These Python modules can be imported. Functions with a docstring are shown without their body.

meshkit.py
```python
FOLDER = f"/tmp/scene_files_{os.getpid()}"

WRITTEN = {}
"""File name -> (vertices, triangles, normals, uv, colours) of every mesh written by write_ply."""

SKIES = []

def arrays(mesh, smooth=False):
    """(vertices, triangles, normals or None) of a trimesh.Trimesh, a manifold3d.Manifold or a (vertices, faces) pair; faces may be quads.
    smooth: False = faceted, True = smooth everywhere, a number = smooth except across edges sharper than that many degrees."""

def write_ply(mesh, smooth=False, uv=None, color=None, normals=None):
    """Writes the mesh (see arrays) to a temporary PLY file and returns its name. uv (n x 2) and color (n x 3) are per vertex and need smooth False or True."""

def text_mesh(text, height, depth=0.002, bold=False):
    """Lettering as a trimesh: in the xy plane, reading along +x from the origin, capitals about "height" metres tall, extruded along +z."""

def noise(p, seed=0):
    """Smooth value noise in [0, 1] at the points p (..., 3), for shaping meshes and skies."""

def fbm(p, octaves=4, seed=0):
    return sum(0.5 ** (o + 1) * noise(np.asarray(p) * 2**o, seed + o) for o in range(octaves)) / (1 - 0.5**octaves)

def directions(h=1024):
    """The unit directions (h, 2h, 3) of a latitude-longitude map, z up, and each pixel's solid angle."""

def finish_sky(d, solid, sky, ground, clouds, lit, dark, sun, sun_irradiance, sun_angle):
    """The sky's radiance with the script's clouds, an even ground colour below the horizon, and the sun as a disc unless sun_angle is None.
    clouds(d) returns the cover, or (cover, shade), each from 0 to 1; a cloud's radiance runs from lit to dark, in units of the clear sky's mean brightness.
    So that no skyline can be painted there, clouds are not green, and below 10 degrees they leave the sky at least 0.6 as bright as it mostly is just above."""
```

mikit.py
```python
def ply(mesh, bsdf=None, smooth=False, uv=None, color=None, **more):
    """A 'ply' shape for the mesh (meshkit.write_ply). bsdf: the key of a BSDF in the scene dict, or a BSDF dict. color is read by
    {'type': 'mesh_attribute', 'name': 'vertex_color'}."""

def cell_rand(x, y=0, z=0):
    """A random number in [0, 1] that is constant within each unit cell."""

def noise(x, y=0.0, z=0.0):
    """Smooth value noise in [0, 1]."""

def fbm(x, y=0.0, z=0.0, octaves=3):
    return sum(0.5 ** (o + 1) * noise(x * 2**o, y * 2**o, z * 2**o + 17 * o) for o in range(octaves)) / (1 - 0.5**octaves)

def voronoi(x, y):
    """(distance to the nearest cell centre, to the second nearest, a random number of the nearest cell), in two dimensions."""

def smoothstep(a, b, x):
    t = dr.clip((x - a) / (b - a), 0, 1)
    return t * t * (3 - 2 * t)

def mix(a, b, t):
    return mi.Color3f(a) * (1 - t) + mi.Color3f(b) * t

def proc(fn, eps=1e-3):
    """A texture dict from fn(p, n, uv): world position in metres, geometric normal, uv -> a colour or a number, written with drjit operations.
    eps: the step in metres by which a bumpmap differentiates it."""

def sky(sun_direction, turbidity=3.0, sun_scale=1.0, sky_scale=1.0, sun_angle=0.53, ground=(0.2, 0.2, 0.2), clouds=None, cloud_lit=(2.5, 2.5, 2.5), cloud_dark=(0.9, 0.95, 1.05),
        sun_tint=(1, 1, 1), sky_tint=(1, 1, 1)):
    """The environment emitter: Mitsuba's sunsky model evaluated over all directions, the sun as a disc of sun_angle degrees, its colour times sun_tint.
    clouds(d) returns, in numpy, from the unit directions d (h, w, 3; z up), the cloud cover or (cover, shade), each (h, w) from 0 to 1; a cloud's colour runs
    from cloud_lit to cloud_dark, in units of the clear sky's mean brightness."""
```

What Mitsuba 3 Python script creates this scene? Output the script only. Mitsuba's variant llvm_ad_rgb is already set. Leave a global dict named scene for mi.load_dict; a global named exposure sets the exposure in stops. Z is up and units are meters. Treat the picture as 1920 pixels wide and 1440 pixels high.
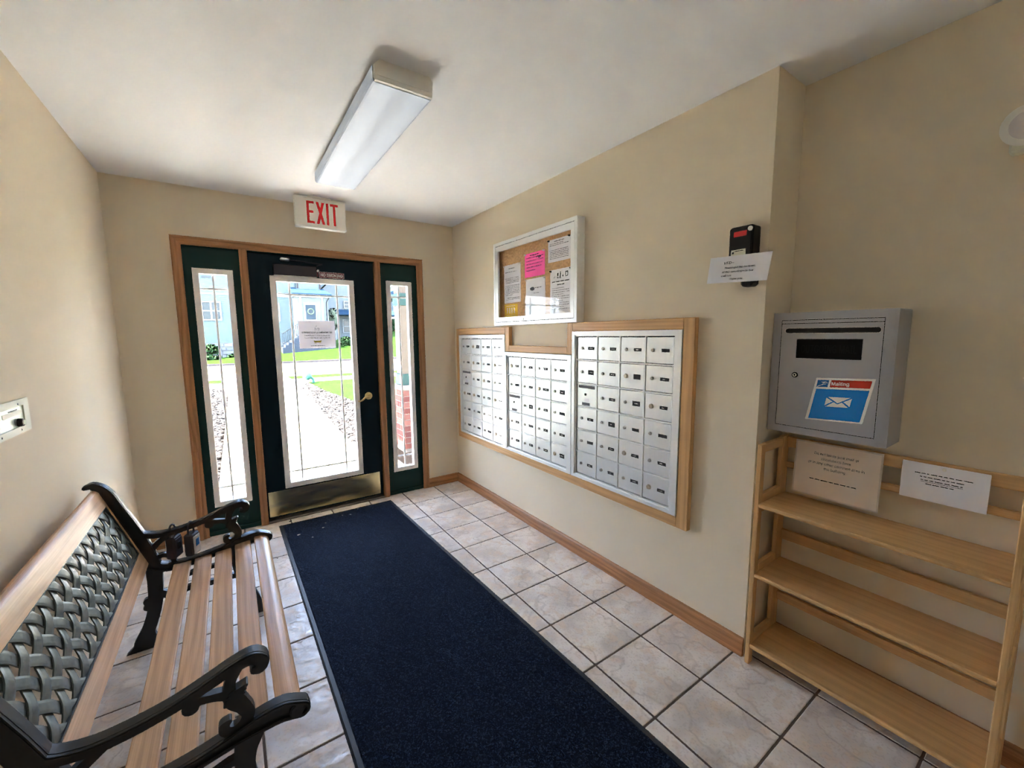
import math, random
import numpy as np, trimesh, manifold3d
import drjit as dr, mitsuba as mi
import mikit, meshkit
from mikit import noise, fbm, voronoi, cell_rand, smoothstep, mix
from shapely.geometry import Polygon, LineString, Point, box as sbox
from shapely.ops import unary_union
from shapely import affinity

T = mi.ScalarTransform4f
scene, labels = {}, {}
rng = random.Random(7)
nrng = np.random.default_rng(7)

# ------------------------------------------------------------------ camera, sky, exposure
F = 769.2756
CAM = np.array([-1.823, -3.6279, 1.4577]); YAW, PITCH, ROLL = 0.6020165, -0.1183966, -0.0092133
_fw = np.array([math.sin(YAW) * math.cos(PITCH), math.cos(YAW) * math.cos(PITCH), math.sin(PITCH)])
_rt = np.array([math.cos(YAW), -math.sin(YAW), 0.0]); _up = np.cross(_rt, _fw)
_u2 = -_rt * math.sin(ROLL) + _up * math.cos(ROLL)
scene['camera'] = {'type': 'perspective', 'fov_axis': 'x', 'fov': math.degrees(2 * math.atan(960 / F)), 'near_clip': 0.02, 'far_clip': 500.0,
                   'to_world': T().look_at(origin=CAM.tolist(), target=(CAM + _fw).tolist(), up=_u2.tolist())}
SUN = (-0.66, -0.05, 0.80)
def cloudfn(d):
    n = meshkit.fbm(d * np.array([3.0, 3.0, 6.0]) + 4.2, 4, 3)
    return np.clip((n - 0.42) * 3.0, 0, 0.85), np.clip((n - 0.5) * 1.5, 0, 0.5)
scene['sky'] = mikit.sky(SUN, turbidity=3.5, sun_scale=1.0, sky_scale=1.0, ground=(0.3, 0.3, 0.28), clouds=cloudfn, sun_tint=(0.95, 1.0, 1.07))
exposure = 6.6
LAMP = 0.24 / 2 ** exposure          # radiance of the visible ceiling lamp's lens
UNSEEN_LAMP = 2.0 / 2 ** exposure           # unseen second lamp behind the camera, placed to light the alcove


# ------------------------------------------------------------------ materials
def lin(r, g=None, b=None):
    v = np.array([r, g, b], float) / 255.0
    return [float(x) for x in np.where(v <= 0.04045, v / 12.92, ((v + 0.055) / 1.055) ** 2.4)]
def rgb(c):
    return {'type': 'rgb', 'value': [float(x) for x in c]}
def prin(key, color, rough=0.5, metal=0.0, spec=0.5, bump=None, bscale=0.001, eps=1e-3, **more):
    d = {'type': 'principled', 'base_color': mikit.proc(color) if callable(color) else rgb(color), 'roughness': rough, 'metallic': metal, 'specular': spec, **more}
    if bump is not None:
        d = {'type': 'bumpmap', 'arbitrary': mikit.proc(bump, eps), 'scale': bscale, 'bsdf': d}
    scene['mat_' + key] = d
    return key
def diff(key, color):
    scene[key] = {'type': 'twosided', 'bsdf': {'type': 'diffuse', 'reflectance': mikit.proc(color) if callable(color) else rgb(color)}}
    return key

def woodfn(c1, c2, axis, freq=55.0, seed=0.0, contrast=1.0):
    i = 'xyz'.index(axis)
    def fn(p, n, uv):
        q = [p.x, p.y, p.z]
        l = q[i]; a = q[(i + 1) % 3]; b = q[(i + 2) % 3]
        w = fbm(l * 1.6 + seed, a * 9.0, b * 9.0, 2)
        rings = 0.5 + 0.5 * dr.sin((a + b) * freq * 4.0 + w * 16.0)
        fine = noise(l * 7.0 + seed, a * 420.0, b * 420.0)
        mid = fbm(l * 3.0, a * 70.0 + seed, b * 70.0, 2)
        return mix(c1, c2, dr.clip(contrast * (0.30 * rings * rings + 0.42 * fine + 0.50 * mid - 0.15), 0, 1))
    return fn
OAK1, OAK2 = lin(180, 130, 86), lin(124, 82, 48)
for ax in 'xyz':
    prin('oak_trim_' + ax, woodfn(OAK1, OAK2, ax, 45, 3.1), 0.42)
LO1, LO2 = lin(216, 174, 120), lin(180, 132, 80)
for ax in 'yz':
    prin('oak_light_' + ax, woodfn(LO1, LO2, ax, 60, 1.7), 0.4)
MP1, MP2 = lin(210, 172, 120), lin(178, 136, 82)
for ax in 'xyz':
    prin('maple_' + ax, woodfn(MP1, MP2, ax, 30, 8.3, 0.8), 0.38)
prin('bench_wood', woodfn(lin(216, 180, 142), lin(176, 132, 96), 'y', 60, 5.5), 0.34, clearcoat=0.3, clearcoat_gloss=0.6)
prin('bench_wood_slope', woodfn(lin(208, 170, 128), lin(172, 128, 90), 'z', 60, 2.5), 0.34)

def wallbump(p, n, uv):
    return fbm(p.x * 130, p.y * 130, p.z * 130, 2) + 0.6 * noise(p.x * 40, p.y * 40, p.z * 40)
WALL = (0.71, 0.622, 0.483)
prin('wall_paint', WALL, 0.75, spec=0.25, bump=wallbump, bscale=0.0006, eps=2e-3)
def ceilbump(p, n, uv):
    v = fbm(p.x * 75, p.y * 75, 0.0, 3)
    return smoothstep(0.42, 0.62, v) + 0.3 * noise(p.x * 220, p.y * 220)
prin('ceiling_paint', (0.735, 0.75, 0.755), 0.9, spec=0.1, bump=ceilbump, bscale=0.0011, eps=2e-3)

def tilefn(shift):
    def fn(p, n, uv):
        a = fbm(p.x * 7 + shift, p.y * 7, 2.0 + shift, 4)
        b = fbm(p.x * 26, p.y * 26 + shift, 5.0, 3)
        vein = 1 - smoothstep(0.0, 0.035, dr.abs(fbm(p.x * 5 + shift * 2, p.y * 5, 9.0, 4) - 0.5))
        speck = smoothstep(0.62, 0.8, noise(p.x * 160, p.y * 160))
        c = mix(lin(204, 196, 190), lin(232, 226, 220), smoothstep(0.3, 0.7, a))
        c = mix(c, lin(216, 198, 180), 0.5 * smoothstep(0.5, 0.75, b))
        c = mix(c, lin(172, 162, 154), 0.35 * vein + 0.2 * speck)
        return c
    return fn
def tilebump(p, n, uv):
    r = fbm(p.x * 9, p.y * 9, 3.0, 3)
    ridge = 1 - smoothstep(0.0, 0.05, dr.abs(fbm(p.x * 6, p.y * 6, 7.0, 4) - 0.5))
    return r * 1.2 + 0.35 * ridge + 0.5 * dr.abs(fbm(p.x * 16, p.y * 16, 1.0, 3) - 0.5) + 0.08 * noise(p.x * 150, p.y * 150)
for k in range(3):
    prin('tile_glaze_%d' % k, tilefn(k * 13.7), 0.30, spec=0.5, bump=tilebump, bscale=0.0065, eps=2e-3)
prin('grout', lin(92, 80, 74), 0.9, spec=0.1)

prin('green_paint', lin(9, 44, 42), 0.42, spec=0.25)
prin('door_paint', lin(2, 24, 34), 0.45, spec=0.15)
prin('white_vinyl', lin(236, 233, 230), 0.4)
def brassfn(p, n, uv):
    s = smoothstep(0.5, 0.85, fbm(p.x * 9, p.y * 9, p.z * 22, 3))
    return mix((0.80, 0.66, 0.34), (0.50, 0.42, 0.26), s)
def brassrough(p, n, uv):
    return 0.20 + 0.22 * smoothstep(0.45, 0.8, fbm(p.x * 11, p.y * 11, p.z * 26, 3))
scene['mat_brass_plate'] = {'type': 'principled', 'base_color': mikit.proc(brassfn), 'roughness': mikit.proc(brassrough), 'metallic': 1.0}
prin('brass', (0.72, 0.54, 0.26), 0.2, 1.0)
prin('aluminium', (0.86, 0.87, 0.87), 0.34, 1.0)
def brushfn(p, n, uv):
    s = noise(p.x * 30, p.y * 260, p.z * 6)
    t = fbm(p.x * 8, p.y * 14, p.z * 3, 2)
    return mix((0.80, 0.825, 0.82), (0.90, 0.91, 0.91), 0.5 * s + 0.5 * t)
prin('aluminium_door', brushfn, 0.34, 0.55)
prin('aluminium_white', (0.86, 0.87, 0.865), 0.4, 0.35)
prin('box_silver', lin(170, 172, 178), 0.36, 0.4)
prin('chrome', (0.72, 0.70, 0.68), 0.15, 1.0)
prin('lock_bronze', (0.52, 0.46, 0.38), 0.3, 1.0)
prin('dark_metal', lin(48, 46, 52), 0.35, 0.5)
prin('threshold_metal', lin(120, 112, 104), 0.45, 0.7)
prin('black_plastic', lin(10, 10, 12), 0.4, spec=0.3)
prin('black_matte', lin(9, 9, 10), 0.6, spec=0.1)
prin('lock_steel', (0.40, 0.385, 0.37), 0.22, 1.0)
prin('black_print', lin(22, 22, 24), 0.7)
prin('grey_print', lin(96, 94, 98), 0.7)
prin('dark_print', lin(34, 34, 36), 0.45)
prin('faint_print', lin(23, 23, 24), 0.5, spec=0.2)
prin('white_print', lin(232, 230, 226), 0.6)
prin('red_plastic', lin(206, 28, 30), 0.35)
prin('exit_red', lin(206, 26, 34), 0.45)
prin('sign_white', lin(232, 228, 216), 0.45)
prin('frost', lin(205, 200, 196), 0.3)
prin('white_enamel', lin(226, 224, 216), 0.4)
prin('cream_plastic', lin(214, 214, 198), 0.4)
prin('panel_steel', (0.58, 0.62, 0.58), 0.28, 0.9)
prin('paper_white', lin(226, 226, 230), 0.85, spec=0.2)
prin('paper_pink', lin(255, 104, 176), 0.85, spec=0.2)
prin('paper_gold', lin(214, 176, 52), 0.85, spec=0.2)
prin('paper_warm', lin(234, 222, 212), 0.6, spec=0.3)
prin('laminate', lin(214, 204, 194), 0.12, spec=0.5)
prin('maroon', lin(96, 22, 36), 0.5)
prin('sticker_blue', lin(18, 118, 196), 0.4)
prin('sticker_red', lin(176, 48, 34), 0.4)
prin('sticker_logo_blue', lin(20, 92, 160), 0.4)
prin('mustard', lin(190, 172, 72), 0.7)
def corkfn(p, n, uv):
    return mix(lin(206, 168, 124), lin(180, 142, 100), smoothstep(0.3, 0.7, 0.6 * fbm(p.x * 90, p.y * 90, p.z * 90, 2) + 0.4 * fbm(p.y * 9, p.z * 9, 0.0, 2)))
prin('cork', corkfn, 0.9, spec=0.1)
prin('black_iron', lin(10, 13, 14), 0.33, 0.0, 0.5)
def latticefn(p, n, uv):
    return mix(lin(70, 80, 78), lin(112, 118, 112), fbm(p.x * 60, p.y * 60, p.z * 60, 3))
prin('pewter_iron', latticefn, 0.38, 0.35, 0.6)
prin('rim_iron', lin(52, 58, 60), 0.35, 0.3)
def carpetfn(p, n, uv):
    s = noise(p.x * 480, p.y * 480, 0.0) * 0.55 + noise(p.x * 210, p.y * 210, 4.0) * 0.45
    t = smoothstep(0.46, 0.72, s)
    return mix(mix((0.004, 0.007, 0.016), (0.016, 0.03, 0.062), t), (0.05, 0.07, 0.11), 0.6 * smoothstep(0.74, 0.86, s))
def carpetbump(p, n, uv):
    return noise(p.x * 300, p.y * 300, 0.0) + 0.6 * noise(p.x * 120, p.y * 120, 3.0)
prin('carpet', carpetfn, 0.9, spec=0.12, bump=carpetbump, bscale=0.006, eps=8e-4, sheen=0.3, sheen_tint=0.5)
prin('rubber', lin(30, 36, 44), 0.5)
prin('leaf_dry', lin(206, 196, 176), 0.8)
scene['mat_paper_thin'] = {'type': 'principledthin', 'base_color': rgb((0.80, 0.79, 0.83)), 'roughness': 0.9, 'diff_trans': 0.07}
scene['mat_acrylic'] = {'type': 'thindielectric', 'int_ior': 1.2, 'ext_ior': 1.0}
scene['mat_glass'] = {'type': 'thindielectric', 'int_ior': 1.5, 'ext_ior': 1.0}
scene['mat_lens'] = {'type': 'principled', 'base_color': rgb((0.36, 0.42, 0.50)), 'roughness': 0.5, 'specular': 0.4}
# outdoors
def concretefn(p, n, uv):
    return mix((0.66, 0.65, 0.63), (0.75, 0.745, 0.73), fbm(p.x * 2.3, p.y * 2.3, 0.0, 4))
prin('concrete', concretefn, 0.9, spec=0.1)
prin('road', lambda p, n, uv: mix((0.46, 0.47, 0.47), (0.54, 0.55, 0.55), fbm(p.x * 1.2, p.y * 3, 0.0, 3)), 0.9, spec=0.1)
prin('curb', (0.028, 0.027, 0.029), 0.9, spec=0.1)
def grassfn(p, n, uv):
    t = fbm(p.x * 7, p.y * 7, 0.0, 4)
    u = noise(p.x * 40, p.y * 40)
    return mix((0.006, 0.021, 0.002), (0.015, 0.041, 0.005), dr.clip(0.7 * t + 0.5 * u - 0.1, 0, 1))
prin('grass', grassfn, 0.9, spec=0.05)
for k, c in enumerate([(0.036, 0.034, 0.033), (0.018, 0.017, 0.017), (0.056, 0.054, 0.052)]):
    prin('pebble_%d' % k, c, 0.85, spec=0.1)
prin('soil', (0.008, 0.007, 0.007), 0.95, spec=0.0)
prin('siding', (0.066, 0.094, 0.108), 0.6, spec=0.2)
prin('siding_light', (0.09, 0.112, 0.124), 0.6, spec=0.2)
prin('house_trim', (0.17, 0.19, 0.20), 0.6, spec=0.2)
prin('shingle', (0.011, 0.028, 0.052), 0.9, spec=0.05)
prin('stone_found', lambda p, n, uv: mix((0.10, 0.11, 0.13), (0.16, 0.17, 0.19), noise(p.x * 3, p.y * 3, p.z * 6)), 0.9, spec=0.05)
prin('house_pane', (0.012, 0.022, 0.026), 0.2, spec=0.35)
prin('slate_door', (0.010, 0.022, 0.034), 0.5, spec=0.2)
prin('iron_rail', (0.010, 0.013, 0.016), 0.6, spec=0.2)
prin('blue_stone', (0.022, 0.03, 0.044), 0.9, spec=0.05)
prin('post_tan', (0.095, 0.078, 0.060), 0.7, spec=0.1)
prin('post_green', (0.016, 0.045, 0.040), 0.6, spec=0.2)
for k, c in enumerate([(0.10, 0.036, 0.030), (0.08, 0.027, 0.024), (0.115, 0.048, 0.040)]):
    prin('brick_%d' % k, c, 0.85, spec=0.1)
prin('mortar', (0.16, 0.14, 0.12), 0.95, spec=0.05)
prin('yard_green', (0.015, 0.09, 0.065), 0.5)
prin('foliage', lambda p, n, uv: mix((0.012, 0.04, 0.012), (0.03, 0.07, 0.03), fbm(p.x * 5, p.y * 5, p.z * 5, 2)), 0.8, spec=0.1)
prin('blossom', (0.075, 0.10, 0.072), 0.8, spec=0.1)
prin('car_paint', (0.06, 0.09, 0.14), 0.25, spec=0.6)


# ------------------------------------------------------------------ helpers
def cat(ms):
    return trimesh.util.concatenate([m for m in ms if m is not None])
def bx(x0, x1, y0, y1, z0, z1, b=0.0):
    x0, x1 = min(x0, x1), max(x0, x1); y0, y1 = min(y0, y1), max(y0, y1); z0, z1 = min(z0, z1), max(z0, z1)
    b = min(b, 0.45 * min(x1 - x0, y1 - y0, z1 - z0))
    if b <= 0:
        return trimesh.creation.box(bounds=[[x0, y0, z0], [x1, y1, z1]])
    pts = []
    for sx in (0, 1):
        for sy in (0, 1):
            for sz in (0, 1):
                c = [x1 if sx else x0, y1 if sy else y0, z1 if sz else z0]
                for k in range(3):
                    q = list(c)
                    for j in range(3):
                        if j != k:
                            q[j] += -b if (sx, sy, sz)[j] else b
                    pts.append(q)
    return trimesh.convex.convex_hull(np.array(pts))
def mat(o, r, u, w):
    m = np.eye(4); m[:3, 0], m[:3, 1], m[:3, 2], m[:3, 3] = r, u, w, o
    return m
def ext(poly, depth, o, r, u):
    """Extrude a 2D polygon (axes r,u) by depth along r x u from o."""
    r, u = np.array(r, float), np.array(u, float); w = np.cross(r, u)
    gs = [g for g in getattr(poly, 'geoms', [poly]) if g.area > 1e-9]
    m = cat([trimesh.creation.extrude_polygon(g, depth, engine='earcut') for g in gs])
    m.apply_transform(mat(o, r, u, w))
    return m
def lathe(profile, o, axis, n=20):
    m = trimesh.creation.revolve(np.array(profile, float), sections=n)
    axis = np.array(axis, float) / np.linalg.norm(axis)
    m.apply_transform(trimesh.geometry.align_vectors([0, 0, 1], axis)); m.apply_translation(o)
    if m.volume < 0: m.invert()
    return m
def cyl(p0, p1, r, n=12):
    return trimesh.creation.cylinder(r, segment=[p0, p1], sections=n)
def tube(pts, r, n=8):
    pts = np.array(pts, float)
    rs = np.full(len(pts), r) if np.isscalar(r) else np.array(r)
    V, Fc = [], []
    prev = None
    for i, p in enumerate(pts):
        t = pts[min(i + 1, len(pts) - 1)] - pts[max(i - 1, 0)]; t /= np.linalg.norm(t)
        a = np.cross(t, [0, 1, 0] if abs(t[1]) < 0.9 else [1, 0, 0]) if prev is None else prev - t * (prev @ t)
        a /= np.linalg.norm(a); prev = a; b = np.cross(t, a)
        for k in range(n):
            an = 2 * math.pi * k / n
            V.append(p + rs[i] * (math.cos(an) * a + math.sin(an) * b))
    for i in range(len(pts) - 1):
        for k in range(n):
            q = [i * n + k, i * n + (k + 1) % n, (i + 1) * n + (k + 1) % n, (i + 1) * n + k]
            Fc += [[q[0], q[1], q[2]], [q[0], q[2], q[3]]]
    V += [pts[0], pts[-1]]; e = len(V)
    for k in range(n):
        Fc.append([e - 2, (k + 1) % n, k]); Fc.append([e - 1, (len(pts) - 1) * n + k, (len(pts) - 1) * n + (k + 1) % n])
    m = trimesh.Trimesh(V, Fc, process=False)
    if m.volume < 0: m.invert()
    return m
def catmull(pts, per=6):
    P = np.array(pts, float); P = np.vstack([2 * P[0] - P[1], P, 2 * P[-1] - P[-2]])
    out = []
    for i in range(1, len(P) - 2):
        for t in np.linspace(0, 1, per, endpoint=False):
            out.append(0.5 * (2 * P[i] + (P[i + 1] - P[i - 1]) * t + (2 * P[i - 1] - 5 * P[i] + 4 * P[i + 1] - P[i + 2]) * t * t + (3 * P[i] - P[i - 1] - 3 * P[i + 1] + P[i + 2]) * t ** 3))
    out.append(P[-2]); return np.array(out)

counts = {}
def uniq(key):
    if key not in counts:
        counts[key] = 0; return key
    counts[key] += 1
    return '%s_%03d' % (key, counts[key])
def add(name, mesh, bsdf, parent=None, label=None, cat_=None, group=None, kind=None, smooth=False, **more):
    key = uniq((parent + '__' if parent else '') + name)
    scene[key] = mikit.ply(mesh, 'mat_' + bsdf, smooth, **more)
    tag(key, label, cat_, group, kind)
    return key
def share(name, shape, parent, to_world=None, label=None, kind=None):
    key = uniq(parent + '__' + name)
    scene[key] = {**shape, 'to_world': to_world} if to_world is not None else shape
    tag(key, label, None, None, kind)
    return key
def tag(key, label=None, cat_=None, group=None, kind=None):
    d = {}
    if label: d['label'] = label
    if cat_: d['category'] = cat_
    if group: d['group'] = group
    if kind: d['kind'] = kind
    if d: labels[key] = d
def thing(name, label, cat_, group=None):
    key = uniq(name); tag(key, label, cat_, group); return key
def struct(name, label, cat_):
    key = uniq(name); tag(key, label, cat_, None, 'structure'); return key

def text(s, h, o, r, u, align='c', bold=False, depth=0.0006, width=None, shear=0.0):
    m = meshkit.text_mesh(s, h, depth, bold)
    x0, x1 = m.bounds[0][0], m.bounds[1][0]
    m.apply_translation([-x0, 0, 0]); w = x1 - x0
    if width:
        m.vertices[:, 0] *= width / w; w = width
    if shear: m.vertices[:, 0] += shear * m.vertices[:, 1]
    m.apply_translation([-w / 2 if align == 'c' else (-w if align == 'r' else 0), 0, 0])
    r, u = np.array(r, float), np.array(u, float)
    m.apply_transform(mat(o, r, u, np.cross(r, u)))
    return m
def wordbars(x0, x1, y, h, rr, o, r, u, depth=0.0005, center=False):
    """One line of unreadable small print: word-length bars."""
    ps, x = [], x0
    L = x1 - x0
    while x < x1 - h:
        w = min(rr.uniform(0.9, 3.6) * h, x1 - x)
        ps.append(sbox(x, y - h * 0.26, x + w, y + h * 0.26)); x += w + h * 0.6
    return ext(unary_union(ps), depth, o, r, u)

LX, BY, H = -2.409, 0.0, 2.476            # left wall, door wall, ceiling
PY, AX, RY = -2.81, 0.238, -5.6           # pillar corner, alcove wall, wall behind the camera
X, Y, Z = [1, 0, 0], [0, 1, 0], [0, 0, 1]

# ------------------------------------------------------------------ room shell
opening = sbox(-2.075, 0.0, -0.338, 2.112)
wb = sbox(LX - 0.15, -0.2, 0.0, H + 0.1).difference(sbox(-2.075, -0.3, -0.338, 2.112))
add('wall_back', ext(wb, 0.15, [0, 0.15, 0], X, Z), 'wall_paint', kind='structure', label='tan painted wall around the green entrance door', cat_='wall')
add('wall_left', bx(LX - 0.15, LX, RY - 0.15, 0.0, -0.2, H + 0.1), 'wall_paint', kind='structure', label='painted wall behind the bench', cat_='wall')
add('wall_right', bx(0, AX + 0.3, PY, 0.15, -0.2, H + 0.1), 'wall_paint', kind='structure', label='tan wall carrying the mailboxes, ending at an outside corner', cat_='wall')
add('wall_alcove', bx(AX, AX + 0.3, RY - 0.15, PY, -0.2, H + 0.1), 'wall_paint', kind='structure', label='shaded tan wall of the shelf alcove', cat_='wall')
add('wall_front', bx(LX - 0.15, AX + 0.3, RY - 0.15, RY, -0.2, H + 0.1), 'wall_paint', kind='structure', label='tan wall behind the camera', cat_='wall')
add('ceiling', bx(LX - 0.15, AX + 0.3, RY - 0.15, 0.15, H, H + 0.1), 'ceiling_paint', kind='structure', label='white textured ceiling', cat_='ceiling')

# floor: grout bed and separate tiles
fl = add('floor', bx(LX - 0.01, AX + 0.01, RY, 0.13, -0.1, -0.0025), 'grout', kind='structure', label='floor of pale stone-look ceramic tiles with brown grout', cat_='floor')
TP, GR = 0.31, 0.0085
GX, GY = -0.5843, -2.7705
xs = [GX + TP * k for k in range(-7, 5)]; ys = [GY + TP * k for k in range(-10, 11)]
full = [mikit.ply(bx(-TP / 2 + GR / 2, TP / 2 - GR / 2, -TP / 2 + GR / 2, TP / 2 - GR / 2, -0.012, 0.0, 0.0022), 'mat_tile_glaze_%d' % k) for k in range(3)]
for i in range(len(xs) - 1):
    for j in range(len(ys) - 1):
        a0, a1, b0, b1 = xs[i], xs[i + 1], ys[j], ys[j + 1]
        xmax = AX if b0 + 0.12 < PY else 0.0
        c0, c1, d0, d1 = max(a0, LX), min(a1, xmax), max(b0, RY), min(b1, 0.10)
        if c1 - c0 < 0.03 or d1 - d0 < 0.03: continue
        k = rng.randrange(3); dz = rng.uniform(-0.0006, 0.0)
        if c1 - c0 > TP - 1e-6 and d1 - d0 > TP - 1e-6:
            share('tile', full[k], fl, T().translate([(a0 + a1) / 2, (b0 + b1) / 2, dz]))
        else:
            g = GR / 2
            add('tile', bx(c0 + (g if c0 > LX else 0), c1 - (g if c1 < xmax else 0), d0 + g, d1 - g, -0.012, dz, 0.0022), 'tile_glaze_%d' % k, fl)

# baseboards
def baseboard(name, poly_o, length, r, label, axis):
    pf = Polygon([(0, 0), (0.0145, 0), (0.0145, 0.062), (0.012, 0.074), (0.006, 0.083), (0.0, 0.086)])
    r = np.array(r, float); nrm = np.cross(Z, r)     # outward into the room
    m = trimesh.creation.extrude_polygon(pf, length, engine='earcut')
    m.apply_transform(mat(poly_o, nrm, Z, np.cross(nrm, Z)))
    add(name, m, 'oak_trim_' + axis, kind='structure', label=label, cat_='baseboard')
def bb(name, a, b, axis, inward, label):
    a, b = np.array(a, float), np.array(b, float); L = np.linalg.norm(b - a); d = (b - a) / L
    pf = Polygon([(0, 0), (0.0145, 0), (0.0145, 0.062), (0.012, 0.074), (0.006, 0.083), (0.0, 0.086)])
    m = trimesh.creation.extrude_polygon(pf, L, engine='earcut')
    m.apply_transform(mat(a, inward, Z, np.cross(inward, Z)))
    if np.dot(np.cross(inward, Z), d) < 0: m.apply_translation(d * L)
    if m.volume < 0: m.invert()
    add(name, m, 'oak_trim_' + axis, kind='structure', label=label, cat_='baseboard')
bb('baseboard_right', [0, 0, 0], [0, PY, 0], 'y', [-1, 0, 0], 'oak baseboard under the mailboxes')
bb('baseboard_back', [-0.319, 0, 0], [-0.0145, 0, 0], 'x', [0, -1, 0], 'short oak baseboard right of the door frame')
bb('baseboard_back', [LX + 0.0145, 0, 0], [-2.096, 0, 0], 'x', [0, -1, 0], 'short oak baseboard left of the door frame')
bb('baseboard_left', [LX, 0, 0], [LX, RY, 0], 'y', [1, 0, 0], 'oak baseboard behind the bench')
bb('baseboard_alcove', [AX, PY, 0], [AX, RY, 0], 'y', [-1, 0, 0], 'oak baseboard along the alcove wall')

# ------------------------------------------------------------------ door unit
tr = struct('trim_1', 'oak casing around the door and its two sidelights', 'door frame')
def casing(w, t=0.018):
    return Polygon([(0, 0), (w, 0), (w, t * 0.55), (w - 0.006, t * 0.75), (w * 0.62, t * 0.8), (w * 0.5, t), (0.012, t), (0.004, t * 0.8), (0, t * 0.6)])
CW = 0.056
def mitred(a, b, wdir, name, ax):
    """Casing strip from a to b (outer edge), width direction wdir inward, mitred ends."""
    a, b, wd = np.array(a, float), np.array(b, float), np.array(wdir, float)
    d = (b - a) / np.linalg.norm(b - a); L = np.linalg.norm(b - a)
    prof = np.array([(0, 0), (0, 0.018), (0.010, 0.0195), (0.016, 0.016), (0.034, 0.0145), (0.040, 0.011), (CW, 0.0095), (CW, 0)])
    V = []
    for end in (0, 1):
        for (w, t) in prof:
            s = (w if mitred.m[0] else 0) if end == 0 else L - (w if mitred.m[1] else 0)
            V.append(a + d * s + wd * w + np.array([0, -t, 0]))
    n = len(prof); Fc = []
    for k in range(n):
        k2 = (k + 1) % n; Fc += [[k, k2, n + k2], [k, n + k2, n + k]]
    for k in range(1, n - 1): Fc += [[0, k + 1, k], [n, n + k, n + k + 1]]
    m = trimesh.Trimesh(V, Fc, process=False); m.fix_normals()
    add(name, m, 'oak_trim_' + ax, tr)
mitred.m = (1, 1); mitred([-2.0945, 0, 2.1442], [-0.3185, 0, 2.1442], [0, 0, -1], 'head_casing', 'x')
mitred.m = (0, 1); mitred([-2.0945, 0, 0], [-2.0945, 0, 2.1442], [1, 0, 0], 'side_casing', 'z')
mitred.m = (0, 1); mitred([-0.3185, 0, 0], [-0.3185, 0, 2.1442], [-1, 0, 0], 'side_casing', 'z')
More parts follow.
